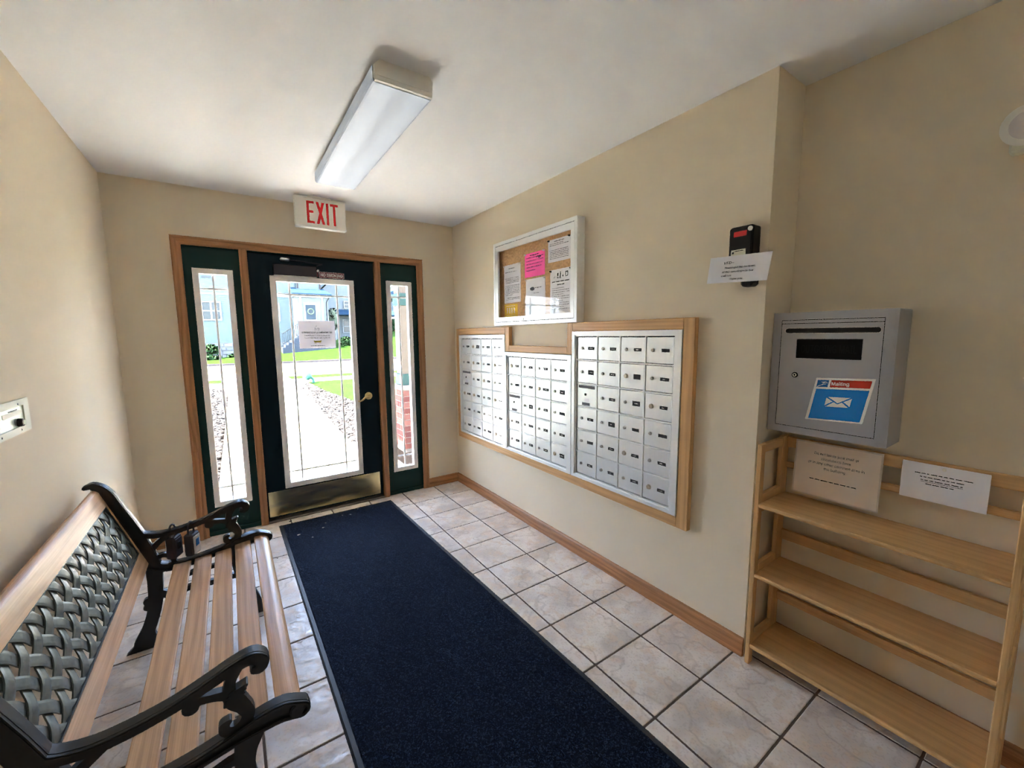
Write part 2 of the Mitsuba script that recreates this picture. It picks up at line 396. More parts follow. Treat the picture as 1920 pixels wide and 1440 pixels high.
for x0, x1 in ((-1.713, -1.663), (-0.7505, -0.7025)):
    add('mullion', bx(x0, x1, -0.017, 0.11, 0, 2.092, 0.003), 'oak_trim_z', tr)
add('jamb', bx(-2.075, -2.040, 0.0, 0.15, 0, 2.10), 'green_paint', tr, label='dark green jamb')
add('jamb', bx(-0.366, -0.338, 0.0, 0.15, 0, 2.10), 'green_paint', tr, label='dark green jamb')
add('head_jamb', bx(-2.075, -0.338, 0.0, 0.15, 2.084, 2.112), 'green_paint', tr, label='dark green head jamb')
add('threshold', cat([bx(-1.663, -0.7505, -0.012, 0.13, 0.0, 0.016, 0.004), bx(-1.663, -0.7505, 0.045, 0.09, 0.014, 0.028, 0.004)]), 'threshold_metal', tr, label='grey metal threshold')

def glazed(parent, x0, x1, z0, z1, vb, hb, fw=0.036, yfront=0.006, yslab=0.02):
    """White glazing frame, panes and muntins. vb/hb = muntin centre lines."""
    ring = sbox(x0, z0, x1, z1).difference(sbox(x0 + fw, z0 + fw, x1 - fw, z1 - fw))
    ring2 = sbox(x0 + 0.012, z0 + 0.012, x1 - 0.012, z1 - 0.012).difference(sbox(x0 + fw + 0.004, z0 + fw + 0.004, x1 - fw - 0.004, z1 - fw - 0.004))
    fr = add('glazing_frame', cat([ext(ring, yslab - yfront + 0.05 - 0.004, [0, yslab + 0.046, 0], X, Z), ext(ring2, 0.006, [0, yfront + 0.004, 0], X, Z)]), 'white_vinyl', parent, label='white glazing frame')
    g0x, g1x, g0z, g1z = x0 + fw, x1 - fw, z0 + fw, z1 - fw
    for v in vb:
        add('muntin', bx(v - 0.0065, v + 0.0065, 0.028, 0.038, g0z, g1z, 0.002), 'white_vinyl', parent)
    for h in hb:
        add('muntin', bx(g0x, g1x, 0.0285, 0.0375, h - 0.0065, h + 0.0065, 0.002), 'white_vinyl', parent)
    xe = [g0x] + sorted(vb) + [g1x]; ze = [g0z] + sorted(hb) + [g1z]
    for i in range(len(xe) - 1):
        for j in range(len(ze) - 1):
            q = trimesh.Trimesh([[xe[i], 0.033, ze[j]], [xe[i + 1], 0.033, ze[j]], [xe[i + 1], 0.033, ze[j + 1]], [xe[i], 0.033, ze[j + 1]]], [[0, 1, 2], [0, 2, 3]], process=False)
            add('pane', q, 'glass', parent)

d1 = struct('door_1', 'dark green entrance door with a tall divided glass and brass kick plate', 'door')
leaf = sbox(-1.658, 0.030, -0.756, 2.078).difference(sbox(-1.524, 0.262, -0.928, 1.917))
add('leaf', ext(leaf, 0.045, [0, 0.065, 0], X, Z), 'door_paint', d1)
glazed(d1, -1.530, -0.922, 0.256, 1.922, [-1.400, -1.055], [0.380, 1.788], 0.036)
add('kick_plate', bx(-1.652, -0.779, 0.0175, 0.0202, 0.040, 0.243, 0.0008), 'brass_plate', d1, label='brass kick plate')
hd = add('handle', lathe([(0, 0), (0.033, 0), (0.033, 0.004), (0.028, 0.010), (0.014, 0.014), (0.012, 0.045), (0, 0.048)], [-0.844, 0.020, 0.942], [0, -1, 0], 24), 'brass', d1, label='brass lever handle', smooth=35)
add('lever', tube(catmull([(-0.844, -0.022, 0.942), (-0.865, -0.026, 0.944), (-0.885, -0.027, 0.936), (-0.908, -0.026, 0.915), (-0.930, -0.024, 0.907), (-0.943, -0.022, 0.910)], 5), list(np.linspace(0.0105, 0.006, 26)), 10), 'brass', hd, smooth=True)
add('light_stop', cat([bx(-1.663, -1.645, 0.068, 0.10, 0.02, 2.084), bx(-0.769, -0.7505, 0.068, 0.10, 0.02, 2.084), bx(-1.663, -0.7505, 0.068, 0.10, 2.060, 2.084)]), 'black_plastic', tr, label='dark strip closing the light gap behind the door edges')  # strips behind the leaf, placed to block light leaking past its edges
add('weather_strip', cat([bx(-1.6625, -1.6585, 0.022, 0.06, 0.02, 2.082), bx(-0.7558, -0.7508, 0.022, 0.06, 0.02, 2.082)]), 'black_plastic', d1, label='black weather strip')
for k, (x0, x1, gx0, gx1, vb) in enumerate([(-2.040, -1.713, -1.993, -1.758, -1.878), (-0.7025, -0.366, -0.649, -0.420, -0.535)]):
    w = struct('window_%d' % (k + 1), ['left', 'right'][k] + ' sidelight of the entrance with a narrow divided glass in a green panel', 'sidelight')
    pn = sbox(x0, 0.0, x1, 2.085).difference(sbox(gx0 + 0.008, 0.222, gx1 - 0.008, 1.930))
    add('panel', ext(pn, 0.04, [0, 0.06, 0], X, Z), 'green_paint', w, label='dark green panel')
    add('sill_strip', bx(x0, x1, 0.004, 0.03, 0.0, 0.035, 0.004), 'green_paint', w)
    glazed(w, gx0, gx1, 0.213, 1.940, [vb], [0.350, 1.803], 0.032)

t = thing('door_closer', 'dark rectangular hydraulic door closer at the top of the entrance door', 'door closer')
add('housing', bx(-1.503, -1.206, -0.028, 0.020, 1.926, 2.008, 0.006), 'dark_metal', t)
add('bottom_edge', bx(-1.501, -1.208, -0.026, 0.018, 1.9215, 1.9265, 0.001), 'chrome', t, label='pale bottom edge')
add('mounting_bracket', bx(-1.452, -1.386, -0.012, 0.02, 2.036, 2.060, 0.006), 'aluminium', t, label='small bright bracket')
add('arm', cat([tube([(-1.42, -0.004, 2.046), (-1.30, -0.016, 2.038), (-1.16, -0.020, 2.028)], 0.006, 8), tube([(-1.16, -0.02, 2.028), (-1.205, -0.012, 2.012)], 0.005, 8)]), 'dark_metal', t)
add('pivot', lathe([(0, 0), (0.009, 0), (0.009, 0.02), (0, 0.02)], [-1.192, 0.018, 1.980], [0, -1, 0], 12), 'chrome', t)
t = thing('no_smoking_sign', 'maroon NO SMOKING strip sign above the door glass', 'sign')
rr_ = Polygon(sbox(-1.183, 1.929, -0.992, 1.977).buffer(-0.008).buffer(0.008).exterior)
add('plate', ext(rr_, 0.0022, [0, 0.0200, 0], X, Z), 'maroon', t)
add('lettering', text('NO SMOKING', 0.024, [-1.0875, 0.0178, 1.9415], X, Z, bold=True, width=0.168), 'white_print', t, label='white NO SMOKING lettering')
add('border', ext(rr_.buffer(-0.0015).difference(rr_.buffer(-0.0035)), 0.0005, [0, 0.0178, 0], X, Z), 'white_print', t, label='thin pale border')
add('logo_square', bx(-1.215, -1.190, 0.0185, 0.020, 1.938, 1.972, 0.0004), 'maroon', t)

t = thing('notice', 'grey paper notice taped to the door glass, its print seen from behind', 'notice')
add('sheet', trimesh.Trimesh([[-1.356, 0.0340, 1.367], [-1.085, 0.0340, 1.367], [-1.085, 0.0340, 1.588], [-1.356, 0.0340, 1.588]], [[0, 1, 2], [0, 2, 3]], process=False), 'paper_thin', t)
xr = [-1, 0, 0]
pm = [text('NO MOVING or DELIVERIES', 0.0135, [-1.222, 0.0334, 1.487], xr, Z, bold=True, depth=0.0013, width=0.225),
      text('of any furniture or appliances', 0.0105, [-1.222, 0.0334, 1.466], xr, Z, depth=0.0013, width=0.190),
      text('through this front entrance!', 0.0105, [-1.222, 0.0334, 1.446], xr, Z, depth=0.0013, width=0.190),
      wordbars(-0.055, 0.055, 0, 0.006, rng, [-1.222, 0.0334, 1.386], xr, Z, 0.0013)]
add('print', cat(pm), 'black_print', t)
add('sketch', cat([ext(LineString([(-0.012, 0), (-0.018, 0.012), (-0.006, 0.018), (0.004, 0.006), (0.014, 0.02), (0.016, 0.0)]).buffer(0.0012), 0.0013, [-1.222, 0.0334, 1.512], xr, Z), ext(Point(0.004, 0.034).buffer(0.003), 0.0013, [-1.222, 0.0334, 1.512], xr, Z)]), 'grey_print', t)
add('sofa_drawing', cat([ext(sbox(-0.024, 0, 0.024, 0.013), 0.0013, [-1.222, 0.0334, 1.414], xr, Z), ext(unary_union([LineString([(-s * 0.02, 0), (-s * 0.024, -0.012)]).buffer(0.001) for s in (-1, 1)] + [LineString([(-s * 0.012, 0), (-s * 0.014, -0.012)]).buffer(0.001) for s in (-1, 1)] + [sbox(-0.028, 0.006, -0.023, 0.018), sbox(0.023, 0.006, 0.028, 0.018)]), 0.0013, [-1.222, 0.0334, 1.414], xr, Z)]), 'mustard', t, label='yellow sofa drawing')

t = add('wood_strip', bx(-2.107, -2.072, -0.030, -0.020, 0, 0.655, 0.004).apply_transform(trimesh.transformations.rotation_matrix(0.022, [0, 1, 0], [-2.06, 0, 0])), 'oak_trim_z', label='thin brown wood strip leaning against the left side of the door frame', cat_='wood strip')

# ------------------------------------------------------------------ exit sign
t = thing('exit_sign', 'white ceiling-hung EXIT sign with red letters above the door', 'exit sign')
ex0, ex1, ey = -1.362, -1.015, -0.240
add('housing', bx(ex0, ex1, ey, ey + 0.045, 2.262, 2.462, 0.004), 'sign_white', t)
add('bottom_lip', bx(ex0 - 0.001, ex1 + 0.001, ey - 0.006, ey + 0.05, 2.253, 2.266, 0.002), 'white_enamel', t)
add('top_lip', cat([bx(ex0 - 0.002, ex0 + 0.085, ey - 0.006, ey + 0.05, 2.456, 2.466, 0.002), bx(ex1 - 0.095, ex1 + 0.002, ey - 0.006, ey + 0.05, 2.456, 2.466, 0.002)]), 'white_enamel', t)
add('canopy', bx(ex0 + 0.09, ex1 - 0.10, ey - 0.002, ey + 0.07, 2.458, 2.476, 0.004), 'sign_white', t)
lw, lh = 0.0165, 0.155
def L_E(x): return unary_union([sbox(x, 0, x + lw, lh), sbox(x, lh - lw, x + 0.050, lh), sbox(x, lh / 2 - lw / 2 + 0.004, x + 0.044, lh / 2 + lw / 2 + 0.004), sbox(x, 0, x + 0.050, lw)])
def L_X(x): return unary_union([Polygon([(x, 0), (x + lw * 1.1, 0), (x + 0.058, lh), (x + 0.058 - lw * 1.1, lh)]), Polygon([(x + 0.058 - lw * 1.1, 0), (x + 0.058, 0), (x + lw * 1.1, lh), (x, lh)])])
def L_I(x): return sbox(x, 0, x + lw, lh)
def L_T(x): return unary_union([sbox(x, lh - lw, x + 0.056, lh), sbox(x + 0.028 - lw / 2, 0, x + 0.028 + lw / 2, lh)])
for nm, fn, x in (('letter', L_E, 0.078), ('letter', L_X, 0.141), ('letter', L_I, 0.210), ('letter', L_T, 0.238)):
    add(nm, ext(fn(ex0 + x), 0.002, [0, ey, 2.283], X, Z), 'exit_red', t)

# ------------------------------------------------------------------ ceiling lamp
def ceiling_lamp(lx0, lx1, ly0, ly1, glow, label):
    t = thing('ceiling_lamp', label, 'ceiling lamp')
    cap = Polygon([(lx0 + 0.022, 2.476), (lx0 + 0.002, 2.456), (lx0 + 0.003, 2.402), (lx1 - 0.003, 2.402), (lx1 - 0.001, 2.440), (lx1 + 0.001, 2.462), (lx1 - 0.014, 2.476)])
    for y in (ly0, ly1):
        c = add('end_cap', ext(cap, 0.016, [0, y + 0.008, 0], X, Z), 'white_enamel', t)
        ring = Polygon([(lx0 + 0.010, 2.418), (lx1 - 0.010, 2.418), (lx1 - 0.010, 2.423), (lx0 + 0.010, 2.423)])
        add('cap_ridge', ext(ring, 0.003, [0, y - 0.0078 if y == ly0 else y + 0.011, 0], X, Z), 'white_enamel', c)
    add('tray', bx(lx0 + 0.02, lx1 - 0.02, ly0 + 0.008, ly1 - 0.008, 2.446, 2.476), 'white_enamel', t)
    lensp = [(lx0 - 0.001, 2.460), (lx0 - 0.003, 2.412), (lx0 + 0.001, 2.403), (lx0 + 0.008, 2.400), (lx1 - 0.008, 2.400), (lx1 - 0.001, 2.403), (lx1 + 0.003, 2.412), (lx1 + 0.001, 2.460)]
    V = [(x, y, z) for y in (ly0 + 0.007, ly1 - 0.007) for x, z in lensp]
    Fc = []
    for k in range(len(lensp) - 1):
        Fc += [[k, k + 1, 8 + k + 1], [k, 8 + k + 1, 8 + k]]
    lens = trimesh.Trimesh(V, Fc, process=False)
    if lens.face_normals[6][2] > 0: lens.invert()
    def lensglow(p, n, uv):
        a = dr.exp(-dr.square((p.x - (lx0 + 0.055)) / 0.045)); b = dr.exp(-dr.square((p.x - (lx1 - 0.055)) / 0.045))
        return mi.Color3f(0.80, 0.93, 1.0) * (glow * (0.35 + 1.1 * (a + b)))
    uv = np.array([(k / 7.0, e) for e in (0, 1) for k in range(8)], float)
    add('lens', lens, 'lens', t, uv=uv, emitter={'type': 'area', 'radiance': mikit.proc(lensglow)}, label='frosted glowing lens')
ceiling_lamp(-1.306, -1.074, -1.990, -0.755, LAMP, 'long white wraparound fluorescent ceiling lamp running towards the door')
ceiling_lamp(-1.310, -1.070, -5.40, -4.19, UNSEEN_LAMP, 'unseen second ceiling lamp behind the camera, placed to light the shaded alcove')  # out of view; brightens surfaces that face away from the door

# ------------------------------------------------------------------ mailboxes
sr = thing('mailbox_surround', 'stepped oak trim framing the three banks of mailboxes', 'wood frame')
XF = -0.032
def bd(y0, y1, z0, z1, ax):
    add('board', bx(XF, 0.0, y0, y1, z0, z1, 0.0025), 'oak_light_' + ax, sr)
bd(-0.095, -0.150, 0.543, 1.522, 'z'); bd(-0.150, -0.931, 1.466, 1.522, 'y'); bd(-0.931, -0.985, 1.331, 1.522, 'z')
bd(-0.985, -1.647, 1.331, 1.379, 'y'); bd(-1.647, -1.697, 1.331, 1.533, 'z'); bd(-1.697, -2.467, 1.478, 1.533, 'y')
bd(-2.467, -2.527, 0.487, 1.533, 'z'); bd(-0.095, -2.467, 0.487, 0.543, 'y')
rm = random.Random(21)
doorcache = {}
def bank(y0, y1, z0, z1, iy0, iy1, iz0, iz1, rows, label):
    t = thing('mailbox_bank', label, 'mailbox bank')
    ring = sbox(-y0, z0, -y1, z1).difference(sbox(-iy0 - 0.010, iz0 - 0.008, -iy1 + 0.010, iz1 + 0.008))
    ring2 = sbox(-iy0 - 0.012, iz0 - 0.010, -iy1 + 0.012, iz1 + 0.010).difference(sbox(-iy0 - 0.002, iz0, -iy1 + 0.002, iz1))
    r = [0, -1, 0]
    add('frame', cat([ext(ring, 0.036, [0, 0, 0], r, Z), ext(ring2, 0.028, [0, 0, 0], r, Z)]), 'aluminium_white', t)
    add('back_plate', bx(-0.009, 0.0, iy0 + 0.002, iy1 - 0.002, iz0, iz1), 'dark_metal', t)
    cw, ch = (iy0 - iy1) / 4, (iz1 - iz0) / rows
    for k in range(1, 4):
        add('divider', bx(-0.024, -0.009, iy0 - k * cw - 0.0035, iy0 - k * cw + 0.0035, iz0, iz1, 0.001), 'aluminium_white', t)
    for k in range(1, rows):
        add('shelf_edge', bx(-0.025, -0.009, iy0, iy1, iz0 + k * ch - 0.0035, iz0 + k * ch + 0.0035, 0.001), 'aluminium_white', t)
    key = (round(cw, 4), round(ch, 4))
    if key not in doorcache:
        doorcache[key] = (mikit.ply(bx(-0.0205, -0.010, -cw + 0.006, -0.006, -ch + 0.006, -0.006, 0.0012), 'mat_aluminium_door'),)
    for c in range(4):
        for q in range(rows):
            ty, tz = iy0 - c * cw, iz1 - q * ch
            dk = share('door', doorcache[key][0], t, T().translate([0, ty, tz]))
            if c == 0 and q == 2:
                add('slot_plate', ext(unary_union([sbox(0.018, -0.026, cw - 0.018, -0.012).buffer(0.002)]), 0.0012, [-0.0205, ty, tz], r, Z), 'grey_print', dk, label='printed slot strip')
                add('slot', lathe([(0, 0), (0.008, 0), (0.008, 0.003), (0, 0.003)], [-0.0205, ty - cw * 0.45, tz - ch * 0.45], [-1, 0, 0], 14), 'black_plastic', dk, label='round black peephole')
                add('tag', bx(-0.0212, -0.0205, ty - cw * 0.40, ty - cw * 0.62, tz - ch * 0.62, tz - ch * 0.76), 'paper_white', dk)
                add('tag', bx(-0.0212, -0.0205, ty - cw * 0.28, ty - cw * 0.66, tz - ch * 0.80, tz - ch * 0.92), 'grey_print', dk)
                continue
            big = rm.random() < 0.16
            R_ = 0.0135 if big else 0.0095
            add('lock', lathe([(0, 0), (R_, 0), (R_, 0.004), (R_ * 0.9, 0.006), (R_ * 0.75, 0.0095), (0, 0.0095)], [-0.0205, ty - cw * 0.27, tz - ch * 0.5], [-1, 0, 0], 14), 'lock_bronze' if big else 'lock_steel', dk, smooth=30)
            wd = rm.choice([0.046, 0.046, 0.05, 0.052, 0.064 if big else 0.046]); ht = 0.017 * (1.6 if rm.random() < 0.1 else 1)
            yc = ty - cw * 0.70
            if not (rows == 6 and iy0 > -0.5 and c >= 2 and rm.random() < 0.6):
                nt = add('name_tag', bx(-0.0215, -0.0205, yc + wd / 2, yc - wd / 2, tz - ch * 0.5 - ht / 2, tz - ch * 0.5 + ht / 2, 0.0003), 'black_print', dk, label='black name tag')
                add('print', wordbars(-0.011, 0.011, 0, 0.006, rm, [-0.0215, yc, tz - ch * 0.5], r, Z), 'white_print', nt) if rm.random() < 0.8 else None
            else:
                add('name_tag', wordbars(-0.022, 0.022, 0, 0.012, rm, [-0.0205, yc, tz - ch * 0.5], r, Z), 'black_print', dk, label='small dark lettering')
bank(-0.152, -0.928, 0.545, 1.462, -0.174, -0.888, 0.558, 1.432, 6, 'silver six-row mailbox bank nearest the door, left of the middle bank')
bank(-0.931, -1.692, 0.545, 1.328, -0.955, -1.645, 0.570, 1.295, 5, 'shorter five-row silver mailbox bank in the middle of the three')
bank(-1.699, -2.464, 0.545, 1.477, -1.733, -2.418, 0.570, 1.447, 6, 'silver six-row mailbox bank nearest the shelf alcove')

# ------------------------------------------------------------------ bulletin board
t = thing('bulletin_board', 'glazed cork notice cabinet with a white aluminium frame above the mailboxes', 'bulletin board')
by0, by1, bz0, bz1, bxf = -0.826, -1.768, 1.5335, 2.160, -0.060
rn = [0, -1, 0]
add('cabinet', cat([bx(bxf, 0, by0, by0 - 0.012, bz0, bz1, 0.0015), bx(bxf, 0, by1, by1 + 0.012, bz0, bz1, 0.0015), bx(bxf, 0, by0, by1, bz0, bz0 + 0.012, 0.0015), bx(bxf, 0, by0, by1, bz1 - 0.012, bz1, 0.0015)]
    + [bx(bxf + 0.018 * k, bxf + 0.018 * k + 0.002, by1 - 0.0012, by1, bz0 + 0.002, bz1 - 0.002) for k in (1, 2)]), 'aluminium_white', t)
ring = sbox(-by0, bz0, -by1, bz1).difference(sbox(-by0 + 0.024, bz0 + 0.024, -by1 - 0.024, bz1 - 0.024))
add('outer_frame', ext(ring, 0.004, [bxf, 0, 0], rn, Z), 'aluminium_white', t)
ring = sbox(-by0 + 0.0275, bz0 + 0.0275, -by1 - 0.0275, bz1 - 0.0275).difference(sbox(-by0 + 0.062, bz0 + 0.062, -by1 - 0.058, bz1 - 0.066))
dk = add('door_frame', ext(ring, 0.016, [bxf + 0.013, 0, 0], rn, Z), 'aluminium_white', t)
add('lock', lathe([(0, 0), (0.010, 0), (0.010, 0.006), (0, 0.008)], [bxf - 0.003, -1.215, bz0 + 0.043], [-1, 0, 0], 16), 'chrome', dk, smooth=30)
gl = trimesh.Trimesh([[bxf + 0.006, by0 - 0.058, bz0 + 0.058], [bxf + 0.006, by1 + 0.055, bz0 + 0.058], [bxf + 0.006, by1 + 0.055, bz1 - 0.062], [bxf + 0.006, by0 - 0.058, bz1 - 0.062]], [[0, 1, 2], [0, 2, 3]], process=False)
add('pane', gl, 'acrylic', dk)
XC = -0.020
add('gap_shade', ext(sbox(-by0 + 0.020, bz0 + 0.020, -by1 - 0.020, bz1 - 0.020).difference(sbox(-by0 + 0.032, bz0 + 0.032, -by1 - 0.032, bz1 - 0.032)), 0.004, [bxf + 0.010, 0, 0], rn, Z), 'black_plastic', t, label='dark strip standing for the shaded gap around the door')  # black strip that paints in the shade of the frame gap
add('cork_panel', bx(XC, 0, by0 - 0.012, by1 + 0.012, bz0 + 0.012, bz1 - 0.012), 'cork', t)
def paper(name, y0, y1, z0, z1, bs, label, lines, tilt=0.0, title=True, pins=((0.04, 0.97), (0.96, 0.97)), extra=None, pinm='chrome'):
    t = thing(name, label, 'notice')
    cy, cz = (y0 + y1) / 2, (z0 + z1) / 2; w, h = abs(y1 - y0), abs(z1 - z0)
    r = np.array([0, -math.cos(tilt), math.sin(tilt)]); u = np.array([0, math.sin(tilt), math.cos(tilt)])
    o = np.array([XC - 0.0006, cy, cz])
    curl = [(-w / 2, -h / 2), (w / 2, -h / 2), (w / 2, h / 2), (-w / 2, h / 2)]
    add('sheet', ext(Polygon(curl), 0.0006, o, r, u), bs, t)
    rr = random.Random(hash_(name + label)); ps = []
    o2 = o + np.array([-0.0006, 0, 0])
    y = h * 0.40
    if title:
        ps.append(wordbars(-w * 0.22, w * 0.22, y, 0.010, rr, o2, r, u)); y -= h * 0.09
    step = h * 0.80 / max(lines, 1)
    for k in range(lines):
        if y < -h * 0.44: break
        if rr.random() < 0.82:
            x1 = w * (0.42 if rr.random() < 0.7 else rr.uniform(0.0, 0.35))
            ps.append(wordbars(-w * 0.42, x1, y, 0.0065, rr, o2, r, u))
        y -= step
    if ps: add('print', cat(ps), 'grey_print' if bs != 'paper_pink' else 'black_print', t)
    if extra: extra(t, o2, r, u, w, h)
    for px_, pz_ in pins:
        add('pin', lathe([(0, 0), (0.006, 0), (0.006, 0.003), (0.0035, 0.005), (0.005, 0.012), (0, 0.012)], o2 + r * (px_ - 0.5) * w + u * (pz_ - 0.5) * h, [-1, 0, 0], 10), pinm, t)
    return t
def hash_(s): return sum((i + 1) * ord(c) for i, c in enumerate(s)) % 100003
paper('paper_notice', -0.912, -1.131, 1.703, 1.987, 'paper_white', 'white typed notice at the left of the cork board, above the gold card', 20)
paper('paper_notice', -1.183, -1.411, 1.866, 2.030, 'paper_pink', 'bright pink notice pinned in the middle of the cork board', 6,
      extra=lambda t, o, r, u, w, h: add('sketch', ext(LineString([(0.02, 0.045), (0.035, 0.052), (0.045, 0.042), (0.055, 0.05), (0.07, 0.045), (0.05, 0.038)]).buffer(0.0025), 0.0005, o, r, u), 'black_print', t))
paper('paper_notice', -1.446, -1.664, 1.932, 2.076, 'paper_white', 'white notice with two black pins at the top right of the cork board', 11, pinm='black_plastic')
def oval(t, o, r, u, w, h):
    e = affinity.scale(Point(0, 0).buffer(1), 0.026, 0.013)
    add('logo', ext(affinity.translate(e, -0.035, 0.060), 0.0005, o, r, u), 'dark_print', t, label='dark oval logo')
    add('logo_text', cat([wordbars(-0.005, 0.075, 0.064, 0.010, random.Random(3), o, r, u), wordbars(-0.03, 0.04, 0.028, 0.006, random.Random(4), o, r, u)]), 'grey_print', t)
paper('paper_notice', -1.195, -1.416, 1.592, 1.853, 'paper_white', 'white sheet with a dark oval logo below the pink notice', 0, title=False, extra=oval)
def figs(t, o, r, u, w, h):
    fs = [sbox(-0.035, 0.085, -0.022, 0.118).difference(sbox(-0.032, 0.09, -0.025, 0.1)), LineString([(-0.012, 0.085), (-0.004, 0.102), (0.002, 0.085)]).buffer(0.003).union(LineString([(-0.004, 0.102), (-0.003, 0.114)]).buffer(0.004)).union(Point(-0.002, 0.121).buffer(0.004)),
          Point(0.022, 0.095).buffer(0.006), sbox(0.045, 0.09, 0.07, 0.122).difference(sbox(0.05, 0.095, 0.065, 0.115)), LineString([(-0.07, 0.09), (-0.055, 0.097)]).buffer(0.0015)]
    add('icons', ext(unary_union(fs), 0.0005, o, r, u), 'black_print', t)
    add('heading', cat([wordbars(-0.085, 0.085, 0.064, 0.012, random.Random(5), o, r, u), wordbars(-0.035, 0.035, 0.044, 0.012, random.Random(6), o, r, u)]), 'black_print', t)
    ps = [wordbars(-0.085, 0.085 if k % 3 else 0.03, 0.022 - 0.0135 * k, 0.006, random.Random(60 + k), o, r, u) for k in range(11)]
    add('small_print', cat(ps), 'grey_print', t)
paper('paper_notice', -1.468, -1.678, 1.596, 1.882, 'paper_white', 'white sheet with a row of small black figures, lower right of the cork board', 0, title=False, extra=figs, pinm='black_plastic')
paper('paper_card', -0.914, -1.090, 1.596, 1.692, 'paper_gold', 'gold card with small columns at the lower left of the cork board', 0, title=False, pins=(),
      extra=lambda t, o, r, u, w, h: add('print', cat([ext(unary_union([sbox(-0.055 + 0.03 * k, -0.02, -0.04 + 0.03 * k, 0.022) for k in range(4)]).difference(unary_union([sbox(-0.08, -0.015 + 0.012 * k, 0.08, -0.012 + 0.012 * k) for k in range(3)])), 0.0005, o, r, u), wordbars(-0.06, 0.06, 0.035, 0.006, random.Random(8), o, r, u), wordbars(-0.06, 0.06, -0.034, 0.005, random.Random(9), o, r, u)]), 'paper_warm', t))

# ------------------------------------------------------------------ fire-department key box and envelope
t = thing('key_box', 'black wall key box with a red label beside the outside wall corner', 'key box')
kb = Polygon(sbox(2.678, 1.775, 2.776, 1.893).union(sbox(2.678, 1.70, 2.776, 1.80)).buffer(-0.012).buffer(0.012).exterior)
m = ext(kb, 0.058, [0, 0, 0], rn, Z)
add('housing', cat([ext(kb, 0.052, [0, 0, 0], rn, Z), ext(kb.buffer(-0.004), 0.058, [0, 0, 0], rn, Z)]), 'black_plastic', t)
add('face', ext(Polygon(sbox(2.686, 1.74, 2.768, 1.884).buffer(-0.012).buffer(0.012).exterior), 0.003, [-0.058, 0, 0], rn, Z), 'black_plastic', t)
add('red_label', bx(-0.0635, -0.061, -2.700, -2.752, 1.851, 1.872, 0.0008), 'red_plastic', t, label='bright red label strip')
add('white_button', lathe([(0, 0), (0.0095, 0), (0.0095, 0.004), (0, 0.005)], [-0.060, -2.765, 1.876], [-1, 0, 0], 16), 'white_enamel', t, label='white round button')
lb = add('data_plate', bx(-0.0625, -0.061, -2.692, -2.751, 1.775, 1.800, 0.0005), 'cream_plastic', t, label='pale data plate')
add('print', cat([wordbars(-0.012, 0.022, 0.004, 0.005, random.Random(2), [-0.0625, -2.72, 1.790], rn, Z), ext(sbox(-0.023, -0.004, -0.016, 0.004), 0.0005, [-0.0625, -2.72, 1.788], rn, Z)]), 'black_print', lb)
add('lower_hasp', cat([bx(-0.060, 0.0, -2.733, -2.784, 1.648, 1.720, 0.010)]), 'black_plastic', t)
t = thing('envelope', 'white handwritten envelope taped across the black key box', 'envelope')
ev = Polygon([(2.609, 1.781), (2.856, 1.771), (2.841, 1.663), (2.596, 1.674)])
V, Fc = [], []
N = 14
P0, P1, P2, P3 = [np.array(c) for c in [(2.596, 1.674), (2.841, 1.663), (2.856, 1.771), (2.609, 1.781)]]
for i in range(N + 1):
    for j in range(N + 1):
        a, b = i / N, j / N
        q = (P0 * (1 - a) + P1 * a) * (1 - b) + (P3 * (1 - a) + P2 * a) * b
        wv = 0.0022 * math.exp(-((a - 0.12) / 0.05) ** 2) * b - 0.0016 * math.exp(-((a - 0.28) / 0.05) ** 2) * b ** 2
        V.append((-0.0660 - 0.003 * (1 - a) - wv, -q[0], q[1]))
base = len(V); V += [(x + 0.0012, y, z) for x, y, z in V]
for i in range(N):
    for j in range(N):
        a, b, c, d = i * (N + 1) + j, (i + 1) * (N + 1) + j, (i + 1) * (N + 1) + j + 1, i * (N + 1) + j + 1
        Fc += [[a, b, c], [a, c, d], [base + a, base + c, base + b], [base + a, base + d, base + c]]
bd_ = [i * (N + 1) for i in range(N + 1)] + [N * (N + 1) + j for j in range(1, N + 1)] + [i * (N + 1) + N for i in range(N - 1, -1, -1)] + [j for j in range(N - 1, 0, -1)]
for k in range(len(bd_)):
    a, b = bd_[k], bd_[(k + 1) % len(bd_)]
    Fc += [[b, a, base + a], [b, base + a, base + b]]
em = trimesh.Trimesh(V, Fc, process=False)
add('sheet', em, 'paper_white', t, smooth=40)
tl = np.array([0, -1, -0.044]); tl /= np.linalg.norm(tl); tu = np.cross([-1, 0, 0], tl); tu = tu if tu[2] > 0 else -tu
def et(s, y, z, h, w): return text(s, h, [-0.0700, -y, z], tl, tu, 'l', width=w, shear=0.12, depth=0.0015)
add('handwriting', cat([et('VFD-', 2.668, 1.746, 0.0105, 0.042), et('Please put the contents', 2.674, 1.727, 0.0075, 0.122), et('of this envelope in our', 2.662, 1.711, 0.0075, 0.128), et('mail box.', 2.660, 1.696, 0.0075, 0.043), et('Thank you.', 2.692, 1.680, 0.008, 0.058)]), 'dark_print', t)

